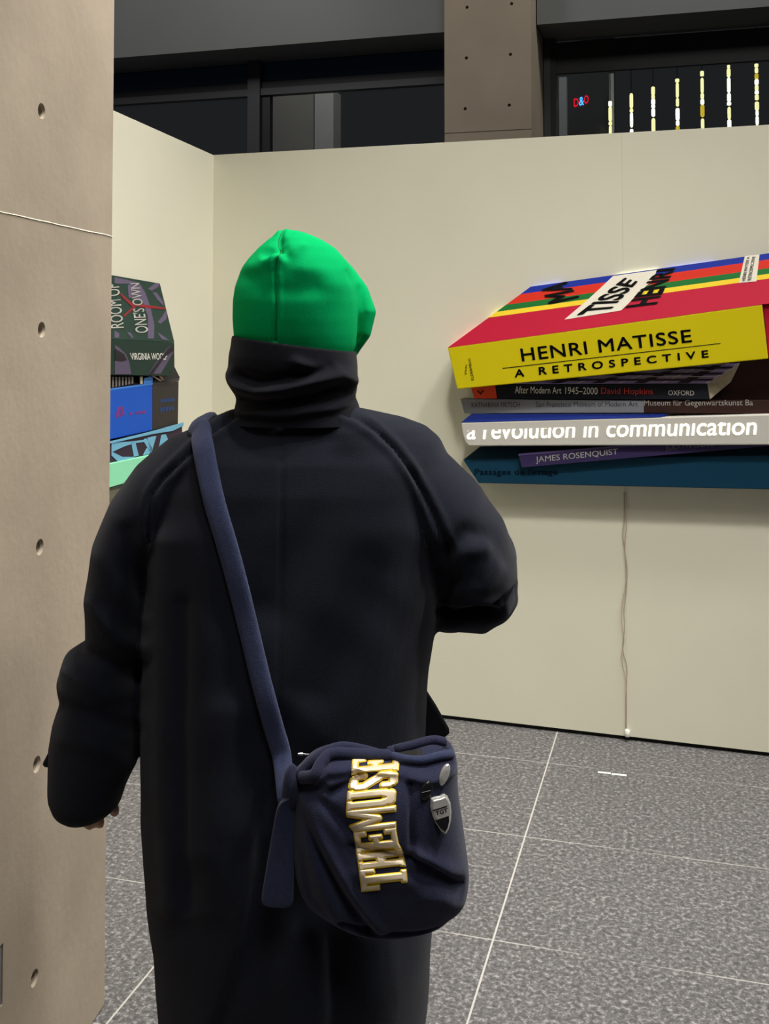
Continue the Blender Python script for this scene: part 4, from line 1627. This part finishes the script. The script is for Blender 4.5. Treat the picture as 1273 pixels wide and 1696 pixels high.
def bag_height(px, py, rr):
    h = depths * np.clip(1 - rr ** 3.2, 0, 1) ** 0.55
    p = np.stack([px, py], 1)
    edge = np.clip((1 - rr) / 0.10, 0, 1)

    def f(line, wd, amp):
        d, s = dist2(p, line)
        return amp * np.exp(-(d / wd) ** 2) * edge
    # gathers running out of the knot
    h = h + f([(486, 1300), (520, 1370), (560, 1440), (604, 1502)], 9, -0.014)
    h = h + f([(490, 1310), (535, 1375), (570, 1430), (622, 1505)], 12, 0.010)
    h = h + f([(486, 1305), (505, 1380), (535, 1450), (560, 1495)], 11, 0.008)
    h = h + f([(488, 1300), (498, 1390), (512, 1460)], 8, -0.008)
    h = h + f([(488, 1292), (530, 1300), (575, 1340)], 10, -0.008)
    h = h + f([(500, 1285), (545, 1282), (585, 1262)], 9, -0.010)
    h = h + f([(520, 1268), (535, 1255), (580, 1248), (640, 1258), (700, 1262), (752, 1255)], 8, 0.010)
    h = h + f([(532, 1290), (540, 1275), (580, 1262)], 6, 0.006)
    # base seam
    h = h + f([(560, 1490), (605, 1510), (680, 1515), (752, 1508)], 6, -0.008)
    h = h + f([(560, 1505), (640, 1528), (740, 1520)], 10, 0.004)
    # pocket edge and the fold below it
    h = h + f([(670, 1270), (667, 1330), (669, 1378), (700, 1395), (730, 1420), (755, 1438)], 5, -0.007)
    h = h + f([(672, 1368), (700, 1382), (735, 1405), (768, 1420)], 9, 0.009)
    h = h + f([(680, 1400), (715, 1415), (750, 1450)], 10, -0.006)
    h = h + f([(690, 1440), (720, 1445), (755, 1470)], 16, 0.006)
    # crumple across the letters
    h = h + f([(575, 1362), (610, 1368), (660, 1378)], 8, -0.010)
    h = h + f([(580, 1400), (620, 1408), (662, 1415)], 16, 0.006)
    h = h + f([(583, 1268), (620, 1264), (660, 1262)], 6, -0.004)
    return h


front_h = bag_height(bpx[:, 0], bpx[:, 1], bpx[:, 2])
for (x, y, rr, sd), h in zip(bpx, front_h):
    P = on_plane(x, y, BN, KB)
    if sd == 1:
        bv.append(P + BN * h)
    else:
        bv.append(P - BN * (0.022 * max(0, 1 - rr ** 4) ** 0.5))
NA = len(outl)
for j in range(NR - 1):
    for k in range(NA):
        k2 = (k + 1) % NA
        bf.append((j * NA + k, j * NA + k2, (j + 1) * NA + k2, (j + 1) * NA + k))
off = NR * NA
for j in range(NR - 1):
    for k in range(NA):
        k2 = (k + 1) % NA
        i0, i1 = off + j * NA + k, off + j * NA + k2
        if j == NR - 2:
            o0, o1 = (NR - 1) * NA + k, (NR - 1) * NA + k2
        else:
            o0, o1 = off + (j + 1) * NA + k, off + (j + 1) * NA + k2
        bf.append((i0, o0, o1, i1))
bf.append(tuple(range(NA - 1, -1, -1)))
bf.append(tuple(off + k for k in range(NA)))
bag = thing('shoulder_bag', b_org - Z * 0.15, 'navy jersey crossbody bag with cream and gold lettering hanging at the coat back', 'bag')
bag_body = obj('bag_body', bv, bf, M['navy'], bag, True)
bag_bvh = BVHTree.FromPolygons(bv, [f for f in bf])


def on_bag(x, y, lift=0.0):
    r_ = ray(x, y).normalized()
    h_ = bag_bvh.ray_cast(EYE, r_)
    if h_[0] is None:
        return on_plane(x, y, BN, KB) + BN * lift
    return h_[0] - r_ * lift


# black patch for the shaded opening, and rolled rims along the top
def ribbon(name, pts, widths, dirs, norms, thick, m, parent):
    """soft strip with rounded section: pts, half-width vectors, outward normals"""
    rings = []
    for p, w_, d_, n_ in zip(pts, widths, dirs, norms):
        rr = []
        for k in range(14):
            q = 2 * math.pi * k / 14
            cs, sn = math.cos(q), math.sin(q)
            rr.append(p + d_ * (w_ * math.copysign(abs(cs) ** 0.6, cs)) + n_ * (thick * math.copysign(abs(sn) ** 0.7, sn)))
        rings.append(rr)
    g = Geo(); g.loft(rings)
    return g.make(name, m, parent, True)


g = Geo()
rim = [on_bag(x, y, 0.004) for x, y in spline([(646, 1251), (672, 1258), (700, 1259), (725, 1253), (750, 1248)], 24)]
g.tube(rim, [0.004] + [0.0065] * 22 + [0.004], 10)
g.make('front_rim', M['navy_strap'], bag_body, True)
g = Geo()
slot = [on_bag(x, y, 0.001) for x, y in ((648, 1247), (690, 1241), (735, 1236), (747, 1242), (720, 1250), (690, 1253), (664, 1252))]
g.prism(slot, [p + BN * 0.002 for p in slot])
g.make('opening_shade', M['black'], bag_body)
for ln_ in ([(640, 1241), (680, 1232), (715, 1223), (738, 1226)], [(493, 1284), (510, 1264), (535, 1243), (565, 1233), (600, 1238), (630, 1246)]):
    pts = [on_bag(x, min(y + 4, 1300), 0.003) for x, y in spline(ln_, 30)]
    g = Geo(); g.tube(pts, [0.004] + [0.0075] * 28 + [0.004], 10)
    g.make('back_rim', M['navy'], bag_body, True)
g = Geo()
pts = [on_bag(x, y, 0.004) for x, y in spline([(496, 1288), (520, 1284), (533, 1262), (552, 1249), (600, 1250), (652, 1252)], 34)]
g.tube(pts, [0.004] + [0.009] * 32 + [0.004], 10)
g.make('folded_hem', M['navy'], bag_body, True)
# zip pull poking out at the left
za, zb = at_y(493, 1248.5, 1.545), at_y(511, 1249.5, 1.55)
g = Geo(); g.tube([za, za.lerp(zb, .4), za.lerp(zb, .45), zb], [0.0012, 0.0026, 0.0014, 0.0014], 10)
tag(g.make('zip_pull', M['chrome'], bag), 'chrome zip pull')

# knot where the strap meets the bag
g = Geo()
kp = on_bag(488, 1300, 0.0)
g.ball(kp + Vector((-0.004, -0.004, 0)), 0.013, 0.016, 0.032, 18, 12)
g.make('strap_knot', M['navy'], bag, True)

# strap over the back of the coat, over the shoulder and down the front
sp_px = spline([(333, 704), (340, 755), (356, 830), (378, 905), (398, 980), (415, 1050), (433, 1125), (452, 1195), (468, 1250), (480, 1300)], 70)
pts, dirs, norms, wid = [], [], [], []
for i, (x, y) in enumerate(sp_px):
    r_ = ray(x, y).normalized()
    hit = coat_bvh.ray_cast(EYE, r_)
    t_ = i / 69
    P = hit[0] if hit[0] is not None else at_y(x, y, YC - .12)
    pts.append(P)
# smooth the depth along the strap
arr = np.array([tuple(p) for p in pts])
for _ in range(6):
    arr[1:-1, 1] = np.minimum(arr[1:-1, 1], 0.25 * arr[:-2, 1] + 0.5 * arr[1:-1, 1] + 0.25 * arr[2:, 1])
lastk = np.array(tuple(kp))
for i in range(62, 70):
    w_ = (i - 61) / 8
    dvec = arr[i] - np.array(tuple(EYE))
    arr[i, 1] = arr[i, 1] * (1 - w_) + (lastk[1]) * w_
pts = [Vector(a) - Vector((0, 0.0065, 0)) for a in arr]
for i, p in enumerate(pts):
    t = (pts[min(i + 1, 69)] - pts[max(i - 1, 0)]).normalized()
    n_ = Vector((-0.12, -1, 0.05)).normalized()
    d_ = t.cross(n_).normalized()
    n_ = d_.cross(t).normalized()
    if n_.y > 0: n_ = -n_
    dirs.append(d_); norms.append(n_)
    wpx = np.interp(i / 69, [0, .1, .5, .85, 1], [19, 18.5, 17, 16.5, 14])
    wid.append(wpx * p.y / F)
    if dirs[-1].x < 0: dirs[-1] = -dirs[-1]
# over the shoulder and across the chest, one continuous run
def smooth_run(P, N, k=3):
    P = np.array([tuple(p) for p in P]); N = np.array([tuple(n) for n in N])
    for _ in range(k):
        P[1:-1] = 0.25 * P[:-2] + 0.5 * P[1:-1] + 0.25 * P[2:]
        N[1:-1] = 0.25 * N[:-2] + 0.5 * N[1:-1] + 0.25 * N[2:]
    return [Vector(p) for p in P], [Vector(n).normalized() for n in N]


over_p, over_n = [], []
for k_ in range(7):
    yy = YC - 0.075 + 0.15 * k_ / 6
    h_ = coat_bvh.ray_cast(Vector((pts[0].x + 0.002, yy, 2.0)), Vector((0, 0, -1)))
    if h_[0] is not None:
        n_ = h_[1] if h_[1].z > 0 else -h_[1]
        over_p.append(h_[0] + n_ * 0.0065); over_n.append(n_)
front_p, front_n = [], []
for x, y in spline([(352, 740), (400, 810), (470, 920), (560, 1045), (640, 1130), (690, 1172)], 36):
    P = pp(x, y)
    h_ = coat_bvh.ray_cast(Vector((P.x, 4.0, P.z)), Vector((0, -1, 0)))
    if h_[0] is not None:
        n_ = h_[1] if h_[1].y > 0 else -h_[1]
        front_p.append(h_[0] + n_ * 0.0075); front_n.append(n_)
all_p = list(reversed(pts)) + over_p + front_p
all_n = list(reversed(norms)) + over_n + front_n
all_w = list(reversed(wid)) + [wid[0]] * len(over_p) + [0.017] * len(front_p)
all_p, all_n = smooth_run(all_p, all_n, 2)
all_d = []
for i, p in enumerate(all_p):
    t = (all_p[min(i + 1, len(all_p) - 1)] - all_p[max(i - 1, 0)]).normalized()
    d_ = t.cross(all_n[i]).normalized()
    if all_d and d_.dot(all_d[-1]) < 0: d_ = -d_
    all_d.append(d_)
    all_n[i] = d_.cross(t).normalized() if d_.cross(t).dot(all_n[i]) > 0 else -d_.cross(t).normalized()
strap = ribbon('strap', all_p, all_w, all_d, all_n, 0.0072, M['navy_strap'], bag)
# the part of the front strap that shows at the right, its shade put into a darker navy
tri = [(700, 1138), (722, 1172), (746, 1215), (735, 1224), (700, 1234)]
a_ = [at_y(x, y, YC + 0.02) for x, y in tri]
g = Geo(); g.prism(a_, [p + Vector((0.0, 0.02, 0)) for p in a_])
bevel(g.make('strap_end', M['navy_shade'], bag), 0.004)

# loose strap end hanging below the knot
tl = [(489, 1318, 460, 1330), (489, 1345, 455, 1350), (489, 1390, 448, 1392), (488, 1440, 440, 1438), (486, 1490, 432, 1486), (486, 1503, 431, 1500)]
tp, td, tw, tn = [], [], [], []
kd = kp.y - 0.004
for i, (xr, yr, xl, yl) in enumerate(tl):
    yy = kd + (0.012 if i > 1 else 0.006 * i)
    a_, b_ = at_y(xl, yl, yy - 0.006), at_y(xr, yr, yy)
    tp.append((a_ + b_) / 2); td.append((b_ - a_).normalized()); tw.append((b_ - a_).length / 2); tn.append(Vector((0, -1, 0)))
tp = [kp + Vector((-0.006, -0.012, -0.010))] + tp; td = [td[0]] + td; tw = [tw[0] * 0.55] + tw; tn = [tn[0]] + tn
tail = ribbon('strap_tail', tp, tw, td, tn, 0.010, M['navy_strap'], bag)
mdt = tail.modifiers.new('sub', 'SUBSURF'); mdt.levels = 2; mdt.render_levels = 2

# ---- block letters, cream foil with a gold outline
def sd_box(x, y, x0, x1, y0, y1):
    qx, qy = np.abs(x - (x0 + x1) / 2) - (x1 - x0) / 2, np.abs(y - (y0 + y1) / 2) - (y1 - y0) / 2
    return np.hypot(np.maximum(qx, 0), np.maximum(qy, 0)) + np.minimum(np.maximum(qx, qy), 0)


def sd_seg(x, y, ax, ay, bx, by, r):
    dx, dy = bx - ax, by - ay
    t = np.clip(((x - ax) * dx + (y - ay) * dy) / (dx * dx + dy * dy), 0, 1)
    return np.hypot(x - ax - t * dx, y - ay - t * dy) - r


LW, LH = 34.0, 84.0                                           # letter cell, in picture units


def glyph(ch, x, y):
    X, Y = LW, LH
    B = lambda a, b_, c, d_: sd_box(x, y, a * X, b_ * X, c * Y, d_ * Y)
    S = lambda a, b_, c, d_, r: sd_seg(x, y, a * X, b_ * Y, c * X, d_ * Y, r)
    if ch == 'T':
        L = [B(.02, .98, .90, 1), B(.02, .16, .62, 1), B(.84, .98, .70, 1), B(.36, .64, 0, 1), B(.24, .76, 0, .09)]
    elif ch == 'H':
        L = [B(.08, .36, 0, 1), B(.64, .92, 0, 1), B(.3, .7, .42, .58), B(.02, .42, 0, .07), B(.58, .98, 0, .07), B(.02, .42, .93, 1), B(.58, .98, .93, 1)]
    elif ch == 'E':
        L = [B(.10, .38, 0, 1), B(.02, .96, .90, 1), B(.02, .96, 0, .10), B(.3, .70, .45, .56), B(.80, .96, .74, 1), B(.80, .96, 0, .26), B(.60, .72, .36, .65)]
    elif ch == 'M':
        L = [B(.04, .20, 0, 1), B(.80, .96, 0, 1), S(.16, .96, .5, .34, 3.2), S(.84, .96, .5, .34, 3.2)]
    elif ch == 'U':
        L = [B(.08, .36, .22, 1), B(.64, .92, .22, 1), S(.34, .10, .66, .10, 7.0), S(.24, .25, .36, .10, 5.4), S(.76, .25, .64, .10, 5.4), B(.02, .42, .93, 1), B(.58, .98, .93, 1)]
    else:
        L = [S(.34, .92, .68, .92, 6.0), S(.22, .84, .22, .70, 5.2), S(.24, .68, .76, .34, 6.0), S(.78, .30, .78, .16, 5.2), S(.32, .08, .68, .08, 6.0),
             S(.80, .86, .80, .72, 4.2), S(.20, .28, .20, .14, 4.2)]
    d = L[0]
    for k in L[1:]: d = np.minimum(d, k)
    return d - 0.9


cells = [('T', 1470, 1436), ('H', 1436, 1408), ('E', 1408, 1373), ('M', 1373, 1337), ('U', 1337, 1306), ('S', 1306, 1277), ('E', 1277, 1251)]
ley = [(1230 + a / 6.523, 560 + b_ / 6.523) for a, b_ in ((1565, 258), (1330, 232), (1160, 206), (930, 172), (850, 108), (720, 95), (540, 106), (420, 122), (300, 152), (140, 162))]
rey = [(1230 + a / 6.523, 560 + b_ / 6.523) for a, b_ in ((1500, 736), (1380, 726), (1200, 690), (1100, 640), (960, 616), (800, 612), (600, 615), (430, 632), (300, 642), (140, 656))]
ley.sort(); rey.sort()
lw_ = M['foil'], M['gold']
for ch, ylo, yhi in cells:
    nx, ny = 52, 112
    gx = np.linspace(-2.2, LW + 2.2, nx)
    gy = np.linspace(-2.2, LH + 2.2, ny)
    GX, GY = np.meshgrid(gx, gy, indexing='ij')
    sd = glyph(ch, GX.ravel(), GY.ravel()).reshape(nx, ny)
    verts, idx, faces_, fm_ = [], {}, [], []
    for i in range(nx - 1):
        for j in range(ny - 1):
            cs = (sd[i, j] + sd[i + 1, j] + sd[i, j + 1] + sd[i + 1, j + 1]) / 4
            if cs > 2.0: continue
            q_ = []
            for a_, b_ in ((i, j), (i + 1, j), (i + 1, j + 1), (i, j + 1)):
                if (a_, b_) not in idx:
                    idx[(a_, b_)] = len(verts)
                    s_, t_ = gx[a_] / LW, gy[b_] / LH
                    py = ylo + (yhi - ylo) * s_
                    # the top of each letter lies to the left, its foot to the right
                    xl = np.interp(py, [k[0] for k in ley], [k[1] for k in ley])
                    xr = np.interp(py, [k[0] for k in rey], [k[1] for k in rey])
                    lift = 0.0016 + 0.0022 * float(np.clip((1.2 - sd[a_, b_]) / 3.0, 0, 1))
                    verts.append(on_bag(xr + (xl - xr) * t_, py - 5 * (1 - t_) + 2.5 + (3 * t_), lift))
                q_.append(idx[(a_, b_)])
            faces_.append(q_)
            fm_.append(0 if cs < -0.4 else 1)
    obj('letter', verts, faces_, list(lw_), bag_body, True, None, fm_)

# ---- badges pinned on the pocket
f4 = lambda x, y: (660 + x / 8.92, 1210 + y / 8.92)


def badge(name, poly, thick, m, label, dome=0.5):
    n_ = Vector((0.30, -0.95, 0.10)).normalized()
    mx_, my_ = np.mean(poly, 0)
    c = on_bag(*f4(mx_, my_), 0.005)
    pts = [on_plane(*f4(x, y), n_, n_.dot(c)) for x, y in poly]
    rings = [[p - n_ * 0.002 for p in pts], [p + n_ * thick * 0.5 for p in pts], [c + (p - c) * 0.86 + n_ * thick for p in pts], [c + (p - c) * dome + n_ * thick * 1.35 for p in pts]]
    g = Geo(); g.loft(rings)
    o = g.make(name, m, bag, False)
    bevel(o, 0.0006)
    tag(o, label)
    return o, c, n_


def ell(cx, cy, a, b_, ang, n=28):
    ca_, sa_ = math.cos(ang), math.sin(ang)
    return [(cx + a * math.cos(2 * math.pi * k / n) * ca_ - b_ * math.sin(2 * math.pi * k / n) * sa_, cy + a * math.cos(2 * math.pi * k / n) * sa_ + b_ * math.sin(2 * math.pi * k / n) * ca_) for k in range(n)]


badge('round_badge', ell(675, 650, 62, 168, 0.34), 0.003, M['badge_pale'], 'silver round badge near the bag rim')
o_, c_, n_ = badge('round_badge', ell(412, 885, 82, 152, 0.36), 0.003, M['enamel_black'], 'black round badge beside the silver one')
g = Geo(); a_, b_ = [on_plane(*f4(*p), n_, n_.dot(c_) + 0.0044) for p in ((345, 918), (470, 885))]
g.tube([a_, b_], 0.0004, 6); g.make('badge_line', M['socket_grey'], o_)
shield = [(470, 1000), (540, 975), (600, 965), (670, 930), (715, 960), (760, 1060), (775, 1200), (765, 1330), (735, 1450), (690, 1530), (620, 1480), (540, 1360), (490, 1240), (462, 1120)]
o_, c_, n_ = badge('shield_badge', shield, 0.0035, M['badge_pale'], 'silver shield badge with black point', 0.8)


def on_badge(p, lift):
    r_ = ray(*f4(*p)).normalized()
    k = n_.dot(c_) + 0.0035 * 1.35 + lift
    t_ = (k - n_.dot(EYE)) / n_.dot(r_)
    return EYE + r_ * t_


g = Geo()
pt_ = [on_badge(p, 0.0006) for p in ((535, 1330), (740, 1262), (745, 1340), (722, 1440), (685, 1500), (620, 1450))]
g.prism(pt_, [p - n_ * 0.0008 for p in pt_]); g.make('enamel_point', M['enamel_black'], o_)
g = Geo()
pt_ = [on_badge(p, 0.0006) for p in ((495, 1180), (715, 1110), (718, 1124), (498, 1194))]
g.prism(pt_, [p - n_ * 0.0008 for p in pt_]); g.make('enamel_line', M['enamel_black'], o_)
lettering('lettering', 'TGT', [on_badge(p, 0.0008) for p in ((540, 1200), (720, 1140), (725, 1205), (552, 1262))], M['enamel_black'], o_, n_ * 0.0003, bold=0.02)
